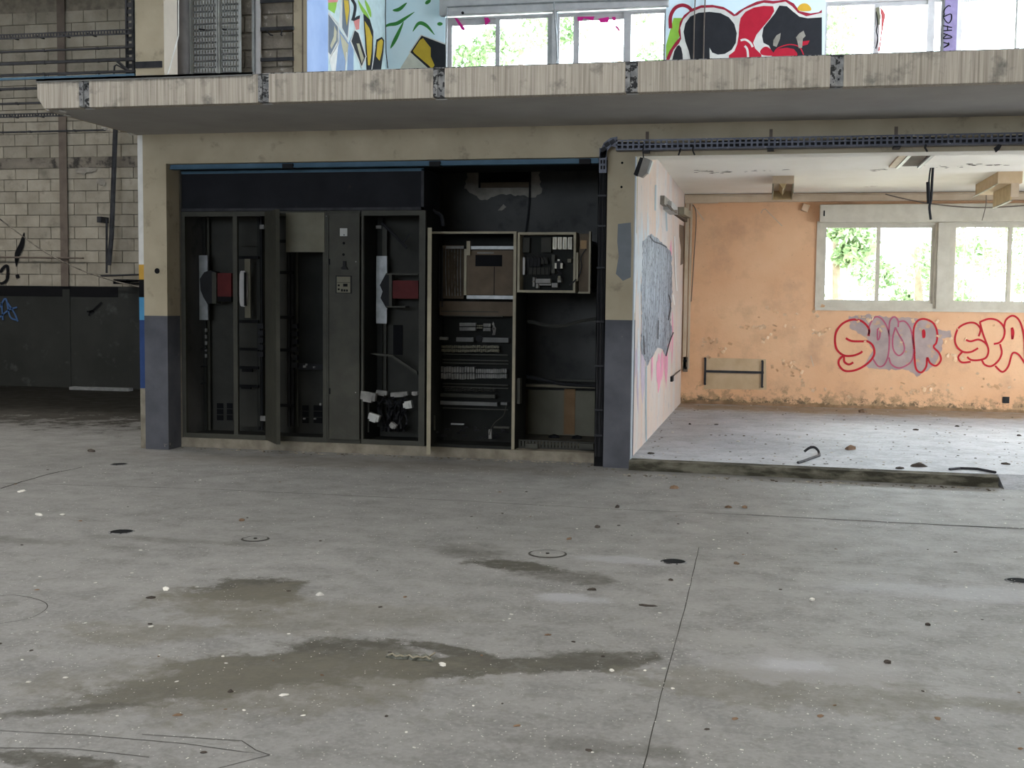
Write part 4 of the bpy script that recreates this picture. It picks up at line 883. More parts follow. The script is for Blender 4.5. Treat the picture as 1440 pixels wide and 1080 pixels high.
P(c7, 'contactor', (735, 334, 744.5, 355), YC+.1, M['cabback'], .09); P(c7, 'contactor', (761, 334, 775, 355), YC+.1, M['cabback'], .09); P(c7, 'label_strip', (735, 362, 738, 386), YC+.1, M['winalu'], .03)
P(c7, 'relay_block', (741, 363, 759, 375), YC+.1, M['darkplastic'], .08); P(c7, 'relay_block', (761, 362, 770, 371), YC+.1, M['cabback'], .08); P(c7, 'relay_block', (742, 376, 774, 386), YC+.12, M['cabback'], .06); P(c7, 'upright_strip', (775.5, 358, 780, 384), YC+.08, M['cab'], .05)
mb = MB(); p = A(785.5, 372, YC+.06); mb.cyl((p.x, YC+.06, p.z), (p.x, YC+.15, p.z), .045, 16); o = mb.build('round_socket', M['darkplastic'], c7)
mb = MB(); [pb(mb, *r, YC+.05, .02) for r in ((780,370,782.5,377.5),(788,370,791,377.5),(784,364.5,787,367))]; mb.build('socket_tab', M['ceramic'], c7)
mb = MB(); [pb(mb, *r, YC+.06, .08) for r in ((749,390,752,403),(753.5,399,757,405),(758,399,775,401.5),(753,392,774,398),(776,398,784,404),(784,391,789,397))]; mb.build('terminal_block', M['terminal'], c7)
mb = MB(); [pb(mb, *r, YC+.04, .08) for r in ((748.5,395,751,397),(784.5,388,788,394),(798,364,803,369))]; mb.build('terminal_block', M['panelbeige'], c7)
mb = MB(); [mb.tube([A(783, 378, YC+.08), A(786+i*2, 384, YC+.05), A(781+i*5, 390, YC+.08)], .005, 4) for i in range(3)]; [mb.tube([A(740+i*5, 358, YC+.1), A(745+i*5, 362+i, YC+.06), A(742+i*6, 388, YC+.1)], .004, 4) for i in range(7)]; mb.tube([A(801, 401, YC+.02), A(806, 397, YC-.01), A(810, 393, YC-.02)], .008, 5); mb.build('wiring', M['cable'], c7)
dr7 = MB().box(bx1+.02, A(828.5, 370, YC).x, YC+.1, YC+.12, bz0+.01, bz1-.01).build('door', M['brownboard'], c7)
MB().box(A(827, 370, YC).x, A(829.5, 370, YC).x, YC+.04, YC+.12, bz0-.005, bz1+.01).box(bx1+.02, A(828, 370, YC).x, YC+.06, YC+.12, bz0-.005, bz0+.012).build('door_edge', M['cream'], dr7)
P(dr7, 'door_pad', (816, 338, 825, 350), YC+.09, surf('orange brown pad', (.26,.17,.09), (.30,.20,.11)), .01)
MB().tube([A(x, y, YC+.05) for x, y in smooth([Vector(v) for v in [(824,350),(817,362),(818,375),(814,388),(809,400)]], 4)], .006, 5).build('door_cable', M['cable'], c7)
MB().box(bx1, bx1+.022, YC+.02, YC+.1, bz0+.12, bz1-.2).build('hinge_strip', M['cream'], c7)
MB().box(bx0, bx1, YC+.2, RB, bz1-.06, bz1-.03).box(bx0, bx1, YC+.2, RB, bz0+.03, bz0+.06).build('support_arm', M['darksteel'], c7)
# items behind and below
tag(MB().tube([A(x, y, RB-.03) for x, y in smooth([Vector(v) for v in [(745,232),(745,270),(743,300),(739,330)]], 5)], .012, 6).build('hanging_cable', M['cable']), 'black cable hanging down from the wall opening to the fuse box', 'cable')
tag(MB().tube([A(x, y, YC+.35) for x, y in smooth([Vector(v) for v in [(605,293),(612,298),(621,304),(623,318)]], 5)], .02, 6).build('bent_conduit', M['cable']), 'dark bent conduit beside the right end of the cabinet row', 'conduit')
def cabl(nm, pts, r, Y, mt, lab): tag(MB().tube([A(x, y, Y) for x, y in smooth([Vector(v) for v in pts], 5)], r, 6).build(nm, mt), lab, 'cable')
cabl('sagging_cable', [(742,452),(750,453),(765,457),(790,458),(815,452),(846,447)], .02, YC+.5, M['cabback'], 'dusty thick cable sagging between the distribution cabinet and right jamb')
cabl('sagging_cable', [(735,529),(755,532),(780,538),(800,541),(843,543)], .02, YC+.6, M['cable'], 'black cable drooping over the edge of the low beige board')
bd = empty('board_panel', A(790, 610, RB-.2), 'beige board with a brown upright strip standing low against the recess wall', 'board')
YBD = RB-.5
P(bd, 'board', (735, 549, 842, 612), YBD, M['panelbeige'], .03); P(bd, 'top_edge', (735, 541.5, 842, 545), YBD-.06, M['cream'], .1); P(bd, 'batten', (793, 547, 808.5, 611), YBD-.015, surf('orange brown timber', (.17,.10,.05), (.21,.13,.07)), .014); P(bd, 'batten', (735, 547, 742, 611), YBD-.015, M['brownboard'], .014)
P(bd, 'shelf_rail', (742, 533, 842, 536), YBD, M['cab'], .04)
tr = empty('perforated_tray', A(780, 628, YC+.2), 'short dusty perforated tray lying on the plinth in front of the beige board', 'tray')
xa, xb = A(725.5, 450, YC).x+.01, A(836, 620, YC+.15).x; mb = MB(); i = 0; x = xa
while x < xb: mb.box(x, x+.022, YC+.15, YC+.155, ZK+.02, ZK+.075); x += .035
mb.build('slotted_side', M['cab'], tr)
MB().box(xa, xb, YC+.145, YC+.16, ZK+.075, ZK+.09).box(xa, xb, YC+.145, YC+.16, ZK+.001, ZK+.02).box(xa, xb, YC+.15, YC+.4, ZK+.001, ZK+.012).build('tray_base', M['cabback'], tr)
for a, b in ((739, 756), (815, 834)): P(tr, 'foot', (a, 624, b, 631), YC+.05, M['cab'], .04)
for x, w_ in ((779, 10), (812, 16)):
    p = A(x, 609, RB-.6); tag(MB().rock((p.x, p.y, ZK+.0), .07, .05, .04, x).build('rubble_lump', M['darkplastic']), 'dark lump lying at the foot of the beige board, %s of two' % ('left' if x < 800 else 'right'), 'rubble')
P(c6, 'side_duct', (727, 532, 731, 568), YC+.1, M['cab'], .1)

# ------------------------------------------------------------------ cable tray around the jamb and along the lintel
YT = D-.14
ct = empty('cable_tray', A(1100, 200, YT), 'long dark perforated cable tray full of cables under the slab above the room opening', 'tray')
a, b = A(866, 200, YT), Vector((6.0, YT, 0)); z0, z1 = A(900, 207.5, YT).z, A(900, 192, YT).z
z0 = 3.04; z1 = 3.135
traym = surf('dark blue grey galvanised tray', (.055,.058,.075), (.085,.088,.11), 10, .45, metal=.35, spots=(.22,.22,.24), sps=16, spt=(.64,.69))
MB().box(a.x, b.x, YT, YT+.004, z1-.014, z1).build('top_rail', traym, ct); MB().box(a.x, b.x, YT, YT+.004, z0, z0+.014).build('bottom_rail', traym, ct); MB().box(a.x, b.x, YT, YT+.004, (z0+z1)/2-.007, (z0+z1)/2+.007).build('middle_rail', traym, ct)
mb = MB(); x = a.x
while x < b.x: mb.box(x, x+.018, YT+.0005, YT+.0035, z0, z1); x += .052
mb.build('slotted_side', traym, ct)
MB().box(a.x, b.x, YT+.006, YT+.12, z0-.002, z0+.002).build('tray_floor', traym, ct)
for k in range(4): 
    pts_ = [(a.x + i*(b.x-a.x)/40, YT+.025+.022*k, z0+.02+.02*(k % 3)+.010*math.sin(i*.9+k)) for i in range(41)]
    MB().tube(pts_, .016, 6).build('cable', M['cable'], ct)
for px in (908, 1084, 1262): 
    p = A(px, 195, YT); MB().box(p.x-.03, p.x+.03, YT-.01, YT+.13, z0-.022, z0-.004).build('support_bracket', M['darksteel'], ct); MB().box(p.x-.015, p.x+.015, D-.01, D, z1-.0, z1+.09).build('wall_fixing', M['rustbrown'], ct)
# elbow plates
el = [(866,200),(857,203),(851,211),(848,222)]
mb = MB(); q = [(868,192),(858,194),(849,201),(844,212),(843,222),(852,222),(854,212),(859,206),(868,207)]
mb.prism([A(x, y, YT) for x, y in q], (0, .01, 0)); mb.build('elbow', traym, ct)
mb = MB(); 
for r in ((858,196,864,203),(850,200,857,206),(846,207,851,213)): 
    p = A((r[0]+r[2])/2, (r[1]+r[3])/2, YT-.012); mb.box(-.025, .025, 0, .01, -.018, .018, Matrix.Translation(p) @ Matrix.Rotation(-.6, 4, 'Y'))
mb.build('elbow_plate', M['darksteel'], ct)
MB().box(A(842.5, 230, YT).x, A(853, 230, YT).x, YT, YT+.008, A(848, 243, YT).z, A(848, 208, YT).z).build('drop_plate', traym, ct)
mb = MB(); [pb(mb, xx, yy, xx+2.2, yy+5, YT-.003, .003) for xx in (844.5, 848.5) for yy in (217, 225, 233)]; mb.build('slot', M['black'], ct)
vt = empty('vertical_cable_run', A(848, 640, D+.05), 'dark bundle of cables running down the left face of the right column', 'cable run')
xc_ = A(847, 450, D+.05).x - .012
for k in range(4): MB().tube([(xc_-.03+.017*k + .004*math.sin(i*1.3+k), D+.03+.02*(k % 2), 2.9-i*.14) for i in range(21)], .011, 6).build('cable', M['cable'], vt)
mb = MB(); [mb.box(xc_-.045, xc_+.035, D+.005, D+.02, z, z+.018) for z in (2.62, 2.33, 1.93, 1.41, .98, .55, .3)]; mb.build('cable_clamp', M['darksteel'], vt)
MB().box(xc_-.05, xc_-.044, D+.06, D+.2, .0, 2.95).box(xc_-.05, xc_+.04, D+.06, D+.066, 0, 2.95).build('backing_channel', M['black'], vt)
# small things hanging from the lintel
for px, y0, y1, r_, lab in ((905, 203, 222, .006, 'thin wire from the tray down to the tilted lamp'), (957, 208.5, 218, .009, 'short black wire loop hanging below the tray left of centre'), (975, 205, 218, .007, 'thin curled wire hanging beside the short black loop'), (1302, 203, 213, .009, 'short black stub hanging below the tray near the ceiling hatch')):
    tag(MB().tube([A(px, y0, YT), A(px-1, (y0+y1)/2, YT), A(px+(2 if px > 960 else -3 if px == 957 else 0), y1, YT+.02)], r_, 5).build('wire_stub', M['cable']), lab, 'wire')
tag(MB().prism([A(x, y, YT-.0) for x, y in ((1398,208),(1404,203),(1409,204),(1406,210),(1401,214))], (0, .03, 0)).build('dark_scrap', M['cable']), 'small dark scrap caught under the tray at the right', 'scrap')
lm = empty('emergency_lamp', A(904, 236, D-.08), 'small tilted dark and grey lamp hanging at the corner of the room opening', 'lamp')
mb = MB().prism([A(x, y, D-.12) for x, y in ((900,221),(905,222),(896,247),(891,245))], (0, .1, 0)); mb.build('dark_case', M['darkplastic'], lm)
mb = MB().prism([A(x, y, D-.125) for x, y in ((905,221),(915,225),(909.5,243),(903,249),(897,247))], (0, .1, 0)); mb.build('grey_case', surf('grey lamp case', (.22,.20,.18), (.27,.25,.225)), lm)
mb = MB().prism([A(x, y, D-.128) for x, y in ((915,225),(917.5,226.5),(911.5,244),(909.5,243))], (0, .1, 0)); mb.build('lens_edge', M['whiteplastic'], lm)

# ------------------------------------------------------------------ room contents
# kerb beam in front
k0, k1 = F(884, 661), F(1404, 686)
kb = empty('kerb_beam', (k0+k1)/2, 'long mossy weathered concrete beam lying along the edge of the room', 'beam')
dirk = (k1-k0).normalized(); nk = Vector((-dirk.y, dirk.x, 0))
npc = 24; mb = MB(); rowsv = []
for i in range(npc+1):
    p = k0 + (k1-k0)*i/npc; j = noise.noise(Vector((i*.7, 0, 0)))*.008
    rowsv.append([p+Vector((0,0,0)), p+nk*(0+j)+Vector((0,0,.04)), p+nk*(.004-j)+Vector((0,0,.092+j*.5)), p+nk*.17+Vector((0,0,.094+j*.4)), p+nk*.17])
for i in range(npc):
    for k in range(4): mb.face([rowsv[i][k], rowsv[i+1][k], rowsv[i+1][k+1], rowsv[i][k+1]])
mb.face(rowsv[0][::-1]); mb.face(rowsv[-1]); mb.build('beam_body', M['kerb'], kb)
MB().box(k0.x+.01, k1.x-.2, k0.y+.0, k0.y+.012, 0.001, .018).build('bottom_lip', M['plaster'], kb) if False else None
# side wall: grey ribbed patch, pink paint
XW = XC
def wp(pts, c, lay, nm='painted_shape', lab=None):
    mb = MB(); mb.face([S(x, y, XW+.0012*lay) for x, y in pts]); o = mb.build(nm, c, wpt)
    b = bmesh.new(); b.from_mesh(o.data); bmesh.ops.triangulate(b, faces=b.faces[:], ngon_method='EAR_CLIP'); b.to_mesh(o.data); b.free()
    if lab: o['label'] = lab
    return o
s8 = lambda pts: [(880+x/4.15, 260+y/4.15) for x, y in pts]
SV = surf('silver ribbed paint', (.13,.14,.16), (.30,.32,.35), 4, .6, st=(1,6,.5), lo=.44, hi=.56, spots=(.045,.05,.06), sps=17, spt=(.55,.60))
PK2 = flat('pink paint', (.62,.25,.33)); 
LW = flat('grey white wash', (.44,.46,.47)); LV = flat('violet wash', (.40,.33,.38)); rs = random.Random(9)
def drips(n, x0, x1, y0, y1, l0, l1, w_, mt, lay):
    for i in range(n):
        x = rs.uniform(x0, x1); y = rs.uniform(y0, y1); l = rs.uniform(l0, l1); yy = y - (x-x0)*.25
        strokes([s8([(x, yy), (x+rs.uniform(-4,4), yy+l*.5), (x+rs.uniform(-5,3), yy+l)])], w_*rs.uniform(.5, 1.2), lambda a, b: S(a, b, XW+.0012*lay+.00005*i), wpt, mt, 'paint_drip', taper=True)
drips(12, 48, 100, 120, 900, 200, 500, 3.4, LW, 1); drips(8, 55, 120, 700, 1100, 150, 400, 3.2, LV, 1.4); drips(7, 230, 290, 240, 900, 120, 330, 4.0, PK2, 1.7); drips(8, 150, 240, 930, 1050, 90, 260, 3.6, PK2, 2); drips(5, 110, 260, 150, 260, 80, 200, 2.6, LW, 2)
wp(jag(s8([(100,330),(128,300),(150,285),(180,310),(210,335),(240,365),(268,395),(270,640),(262,800),(275,860),(245,930),(232,1000),(215,960),(185,950),(155,1000),(125,1060),(100,1000),(85,960),(95,800),(90,600),(100,440)]), .9, 3), SV, 3, 'silver_panel_paint', 'ribbed silver grey spray paint patch')
strokes([s8([(278,860),(255,920),(235,1000)]), s8([(250,640),(262,700),(248,790)]), s8([(105,880),(110,990)]), s8([(190,790),(188,900)]), s8([(140,300),(165,330),(205,345),(240,365)])], 1.6, lambda x, y: S(x, y, XW+.0065), wpt, BK)
strokes([s8([(175,0),(172,150)]), s8([(235,160),(240,270)]), s8([(120,1060),(118,1300),(120,1500)])], 2.2, lambda x, y: S(x, y, XW+.003), wpt, flat('grey green drip', (.28,.34,.36)))
strokes([s8([(285,300),(290,500),(300,620)]), s8([(275,640),(285,700)])], 1.6, lambda x, y: S(x, y, XW+.006), wpt, WH)
wp(s8([(312,230),(340,240),(335,460),(318,470),(322,380),(312,300)]), flat('burnt brown', (.13,.09,.06)), 1)
MB().box(XC, XC+.012, D, D+.06, ZR, ZB).build('corner_bead', flat('pale grey paint', (.42,.46,.50)), wpt)
# wall lamp (fluorescent holder) on the side wall
fl = empty('wall_batten_lamp', S(948, 297, XC), 'broken fluorescent batten holder fixed high on the left side wall', 'lamp')
def sbox(x0, y0, x1, y1, d, mb):    # on the wall, running away from the camera
    a, b = S(x0, y0, XC), S(x1, y1, XC); return mb.prism([(XC, a.y, a.z), (XC, b.y, b.z), (XC, b.y, b.z-.10), (XC, a.y, a.z-.10)], (d, 0, 0))
sbox(928.5, 275, 946, 290, .05, MB()).build('base_plate', M['plaster'], fl); sbox(933, 283, 942, 291, .10, MB()).build('ballast', M['whiteplastic'], fl)
sbox(942, 287, 962, 303, .05, MB()).build('base_plate', M['brownboard'], fl); sbox(950, 291, 960, 297, .12, MB()).build('end_cap', M['cream'], fl)
mb = MB(); [mb.tube([S(938+i*2, 288+i, XC+.1), S(945+i, 296, XC+.14), S(952, 296+i*2, XC+.1)], .008, 5) for i in range(3)]; mb.build('loose_wire', M['rustbrown'], fl)
# corner ducts
MB().box(XC+.02, XC+.075, DB-.05, DB, .62, ZCE-.12).build('corner_duct', M['duct'], wback); MB().box(XC+.09, XC+.12, DB-.03, DB, .62, ZCE-.12).build('corner_duct', M['duct'], wback)
MB().box(XC+.001, 6.04, DB-.07, DB, ZCE-.125, ZCE-.03).build('wall_trunking', M['duct'], wback, bevel=.004); MB().box(XC+.001, 6.04, DB-.085, DB, ZCE-.028, ZCE-.012).build('trunking_lip', M['duct'], wback); MB().box(XC+.01, XC+.5, DB-.10, DB-.03, ZCE-.14, ZCE-.03).build('trunking_cap', M['duct'], wback)
sk = empty('wall_socket', A(963, 512, DB), 'double brown wall socket in the left corner of the room', 'socket')
P(sk, 'socket_plate', (960.5, 502, 967, 523), DB-.05, M['rustbrown'], .05); mb = MB(); [mb.cyl(A(964, y, DB-.056), A(964, y, DB-.05), .022, 10) for y in (507.5, 517.5)]; mb.build('socket_hole', M['black'], sk)
MB().tube([S(956, 521, XC+.015), S(950, 526, XC+.015), S(944.5, 531, XC+.015)], .008, 5).build('conduit', M['rustbrown'], sk)
o = MB(); p = S(943.5, 533, XC); o.box(XC, XC+.03, p.y-.12, p.y+.12, p.z-.03, p.z+.04); o.build('outlet', M['darkplastic'], sk)
jb = empty('junction_box', A(1132, 292, DB), 'small peach square junction box hanging tilted left of the window', 'box')
p = A(1132.5, 292, DB-.04); Mx = Matrix.Translation(p) @ Matrix.Rotation(.35, 4, 'Y'); MB().box(-.052, .052, 0, .04, -.055, .055, Mx).build('box_body', surf('peach plastic', (.60,.42,.27), (.66,.47,.31)), jb, bevel=.006); MB().box(-.04, .04, -.004, .0, -.042, .042, Mx).build('lid', surf('peach lid', (.62,.44,.29), (.68,.50,.34)), jb)
ot = empty('floor_outlet', A(1414, 562, DB), 'small dark square outlet low on the peach wall under the SPA letters', 'socket')
P(ot, 'outlet_plate', (1410, 558, 1419.5, 567), DB-.012, M['darksteel'], .012); P(ot, 'outlet_cross', (1413.5, 558, 1415, 567), DB-.018, M['cabback'], .006)
# radiator brackets and patch
poly([(990,503),(1077,505),(1078,548),(990,547)], DB, wback, surf('old cream patch', (.47,.34,.20), (.56,.41,.26), 4), 1, 'bare_patch')
rbk = empty('radiator_bracket', A(1032, 523, DB), 'black H shaped radiator bracket left on the peach wall', 'bracket')
for x in (991.5, 1072): P(rbk, 'upright', (x-1.5, 503 if x < 1000 else 508, x+1.5, 541 if x < 1000 else 545), DB-.02, M['darksteel'], .02)
mb = MB(); a, b = A(990, 522, DB-.03), A(1074, 524, DB-.03); mb.prism([a+Vector((0,0,.018)), b+Vector((0,0,.018)), b-Vector((0,0,.018)), a-Vector((0,0,.018))], (0, .015, 0)); mb.build('crossbar', M['darksteel'], rbk)
mb = MB(); [mb.cyl(A(x, y, DB-.03), A(x, y, DB-.02), .018, 8) for x, y in ((991.5,504),(991.5,540),(1072,508),(1072,544))]; mb.build('bolt', M['darksteel'], rbk)
# peeling paint curls and dirty foot of the wall
mb = MB(); r5 = random.Random(11)
def curl(px, py, s_=1.):
    p = A(px, py, DB); w_ = r5.uniform(.012, .035)*s_; h = r5.uniform(.01, .025)*s_; Mx = Matrix.Translation(p) @ Matrix.Rotation(r5.uniform(-1.5, 1.5), 4, 'Y')
    mb.face([Mx @ Vector(v) for v in ((-w_, -.001, -h), (w_, -.001, -h), (w_*.9, -.018, h), (-w_*.9, -.012, h))])
for (cx_, cy_, rx, ry, n_) in ((1002,478,18,14,12),(1015,492,6,12,6),(1060,459,45,3,14),(1085,480,15,15,7),(1105,515,20,15,12),(1125,525,16,16,10),(1085,440,40,8,7),(1155,468,14,5,9),(1220,447,30,5,8),(1340,500,12,6,7),(1150,435,10,8,5),(1300,550,120,14,22),(1400,540,30,12,10),(1300,470,100,30,14)):
    for i in range(n_): curl(r5.gauss(cx_, rx*.5), r5.gauss(cy_, ry*.5))
mb.build('peeling_paint', surf('peeling paint flakes', (.66,.40,.22), (.76,.55,.36), 8), wback)['kind'] = 'stuff'
dirt = MB()
x = XC+.02
while x < 6.0:
    h = .03+.05*abs(noise.noise(Vector((x*2.3, 3, 0))))+.02*random.random(); dirt.face([(x, DB-.004, ZR), (x+.05, DB-.004, ZR), (x+.05, DB-.004, ZR+h), (x, DB-.004, ZR+h*.9)]); x += .05
dirt.build('dirt_line', surf('mould and dirt', (.20,.13,.07), (.34,.21,.12), 8, .9), wback)
poly(jag([(1140+x/4, 430+y/4) for x, y in [(215,60),(330,50),(400,60),(580,70),(700,100),(715,135),(790,140),(790,180),(740,185),(740,240),(700,330),(600,400),(540,360),(380,360),(300,340),(350,250),(320,190),(225,125)]], 1.3, 3), DB, wback, surf('mauve grey overpaint', (.33,.255,.24), (.42,.325,.29), 5, spots=(.52,.33,.20), sps=8, spt=(.58,.66)), 2, 'overpaint_patch')
s9 = lambda pts: [(1140+x/4, 430+y/4) for x, y in pts]
RS = flat('crimson marker paint', (.46,.02,.03)); RM = flat('faded purple red paint', (.40,.10,.15))
strokes([s9(q) for q in ([(325,170),(328,130),(290,88),(235,78),(180,100),(145,145),(137,200),(150,250),(190,280),(240,280),(280,265),(290,255)], [(198,182),(230,198),(290,200),(320,200),(350,225),(358,270),(335,310),(290,345),(240,365),(190,365),(160,335),(160,305),(185,283),(190,315),(215,330),(240,318)])], 3.0, pf(5, DB), wback, RS, 'graffiti_letter')
strokes([s9(q) for q in ([(330,170),(330,115),(360,65),(395,70),(425,110),(442,170),(440,250),(430,300),(410,335),(380,340),(350,298)], [(378,125),(390,140),(387,180),(376,188),(376,130)])], 2.2, pf(5, DB), wback, RM, 'graffiti_letter')
strokes([s9(q) for q in ([(440,170),(445,90),(470,62),(492,85),(492,120)], [(495,90),(530,88),(562,130),(575,200),(578,270),(560,320),(500,350),(455,330),(440,290)], [(478,120),(462,180),(465,245),(495,280),(525,255),(522,210),(495,160),(478,125)])], 2.2, pf(5, DB), wback, RM, 'graffiti_letter')
strokes([s9(q) for q in ([(585,270),(578,180),(582,120),(605,82),(645,75),(690,98),(712,150),(708,205),(692,232),(722,265),(733,305),(705,337),(672,322),(656,292),(650,342),(622,375),(592,352),(583,270)], [(632,135),(640,145),(640,172),(633,174),(632,137)])], 2.7, pf(5, DB), wback, RS, 'graffiti_letter')
strokes([s9(q) for q in ([(945,172),(955,130),(925,98),(880,98),(832,125),(812,180),(820,225),(855,258),(900,260),(942,238)], [(870,190),(900,200),(945,190),(985,212),(1000,250),(988,290),(950,305),(905,305),(880,288)], [(852,260),(830,290),(850,318),(900,315)])], 2.7, pf(5, DB), wback, RS, 'graffiti_letter')
strokes([s9(q) for q in ([(950,92),(1000,74),(1050,82),(1088,122),(1088,170),(1065,205),(1030,215)], [(952,92),(970,160),(995,225)], [(1065,215),(1075,265),(1055,310),(1015,340),(978,330),(962,302)])], 2.7, pf(5, DB), wback, RS, 'graffiti_letter')
strokes([s9(q) for q in ([(1088,130),(1097,82),(1133,56),(1168,75),(1192,130),(1202,200),(1208,310),(1235,330),(1262,250),(1245,130),(1200,80)], [(1205,325),(1170,275),(1135,268),(1112,340),(1078,372),(1038,338)], [(1133,122),(1141,150),(1134,188),(1131,125)])], 2.7, pf(5, DB), wback, RS, 'graffiti_letter')
strokes([[(1142,470),(1148,466),(1155,471)], [(1140,500),(1144,515)]], 1.2, pf(5, DB), wback, M['duct'], 'scratch')
# ceiling hatch, ceiling lamps, hanging cables
hp = [F(x, y, ZCE) for x, y in ((1262,233.5),(1292,233.5),(1313,214),(1281,214))]
ht = empty('ceiling_hatch', sum(hp, Vector())/4, 'dark square opening with bright metal edges in the room ceiling', 'hatch')
mb = MB().face([q+Vector((0,0,-.003)) for q in hp]); mb.build('opening', M['rustbrown'], ht)
x0 = (hp[0].x+hp[3].x)/2; x1 = (hp[1].x+hp[2].x)/2; y0, y1 = D+.6, hp[0].y
ht2 = ht
bpy.data.objects.remove([c for c in ht.children][0])
MB().box(x0, x1, y1-1.6, y1, ZCE-.004, ZCE-.001).build('opening', surf('dark ceiling void', (.05,.03,.025), (.09,.05,.04), 3), ht); 
for xx in (x0, x1): MB().box(xx-.02, xx+.02, y1-1.6, y1, ZCE-.03, ZCE-.001).build('edge_trim', M['whiteplastic'], ht)
MB().box(x0-.1, x0-.02, y1-1.6, y1, ZCE-.02, ZCE-.001).build('side_flap', M['duct'], ht)
def lampc(px, py, w_, L, nm, lab, wing):
    p = F(px, py, ZCE); o = empty(nm, (p.x, p.y, ZCE), lab, 'lamp')
    MB().box(p.x-w_/2, p.x+w_/2, p.y, p.y+L, ZCE-.10, ZCE-.001).build('lamp_body', M['duct'], o)
    MB().prism([(p.x-.045, p.y, ZCE-.10), (p.x+.045, p.y, ZCE-.10), (p.x, p.y, ZCE-.17)], (0, L, 0)).build('reflector_ridge', M['woodgold'], o)
    for s_ in (-1, 1): MB().prism([(p.x+s_*(w_/2-.02), p.y, ZCE-.10), (p.x+s_*(w_/2), p.y, ZCE-.10), (p.x+s_*(w_/2+wing), p.y, ZCE-.22), (p.x+s_*(w_/2+wing-.012), p.y, ZCE-.22)], (0, L, 0)).build('side_reflector', M['cream'], o)
    MB().box(p.x-w_/2+.01, p.x+w_/2-.01, p.y+L-.02, p.y+L, ZCE-.22, ZCE-.1).build('end_plate', M['woodgold'], o); return o
lampc(1101.5, 247, .27, 1.0, 'ceiling_lamp', 'yellowed open trough ceiling lamp above the radiator bracket', .0)
# right lamp: sideways box with hanging plate
p = F(1421, 241, ZCE); l2 = empty('ceiling_lamp', p, 'yellowed ceiling lamp with hanging side plates above the right window', 'lamp')
x0, x1 = p.x-.14, p.x+.14; yb = p.y
MB().box(x0, x1, yb, yb+1.6, ZCE-.14, ZCE-.001).build('lamp_body', surf('tan lamp body', (.50,.36,.22), (.56,.42,.27)), l2)
MB().prism([(x0, yb-.002, ZCE-.14), (x0+.012, yb-.002, ZCE-.14), (x0-.02, yb-.002, ZCE-.17), (x0-.04, yb-.002, ZCE-.17)], (0, 1.6, 0)).build('side_reflector', M['cream'], l2)
MB().box(x1-.12, x1-.105, yb+.05, yb+1.2, ZCE-.34, ZCE-.14).build('hanging_plate', M['woodgold'], l2); MB().box(x1-.13, x1-.095, yb+.05, yb+1.2, ZCE-.352, ZCE-.34).build('plate_lip', M['cream'], l2); MB().box(x1-.12, x1-.03, yb+.02, yb+.05, ZCE-.30, ZCE-.14).build('end_plate', M['duct'], l2)
Yh = F(1310, 236, ZCE).y
hc = empty('hanging_cable', A(1308, 240, Yh), 'two black cables hanging from the ceiling in front of the window head', 'cable')
MB().tube([A(x, y, Yh) for x, y in smooth([Vector(v) for v in [(1317,214),(1313,228),(1311,250),(1309.5,280),(1307,291),(1309,309)]], 5)], .016, 6).build('cable', M['cable'], hc)
MB().tube([A(x, y, Yh) for x, y in smooth([Vector(v) for v in [(1312,222),(1308,240),(1306,258)]], 5)], .010, 6).build('cable', M['darksteel'], hc)
MB().tube([A(1305, 256, Yh), A(1306, 286, Yh)], .022, 8).build('sleeve', M['cable'], hc)
tag(MB().tube([A(x, y, DB-.25) for x, y in smooth([Vector(v) for v in [(1245,273),(1265,278),(1300,285),(1340,290),(1385,292),(1440,289),(1480,284)]], 5)], .009, 5).build('sagging_cable', M['rustbrown']), 'thin brown cable sagging in front of the window head boxes', 'cable')
MB().tube([A(x, y, DB-.2) for x, y in smooth([Vector(v) for v in [(1387,272),(1386,290),(1381,310)]], 4)], .006, 5).build('hanging_cord', M['rustbrown'], l2)
tag(MB().tube([A(x, y, DB-.02) for x, y in smooth([Vector(v) for v in [(969,285),(977,292),(979,310),(976,360),(972,424)]], 5)], .007, 5).build('wall_wire', M['rustbrown']), 'thin brown wire hanging down the peach wall near the left corner', 'wire')
strokes([[(968,280),(978,293),(990,310)], [(1070,300),(1075,294),(1085,303),(1100,318)]], 1.2, pf(2, DB), wback, M['duct'], 'scratch')
# ceiling flaking spots
rc = random.Random(4)
for (px, py, s_) in ((1233,238,.16),(1318,234,.2),(990,241,.2),(1003,242,.16),(1065,240,.24),(1370,231,.1),(1400,232,.1)):
    p = F(px, py, ZCE); mb = MB()
    for i in range(9):
        a = Vector((p.x+rc.gauss(0, s_*.6), p.y+rc.gauss(0, s_*.5), ZCE-.002)); n_ = rc.randint(4, 6); r_ = rc.uniform(.012, .04)
        mb.face([a+Vector((r_*rc.uniform(.6,1.5)*math.cos(-k*6.283/n_), r_*rc.uniform(.4,1)*math.sin(-k*6.283/n_), 0)) for k in range(n_)])
    mb.build('flaked_spot', M['brownboard'], zce)

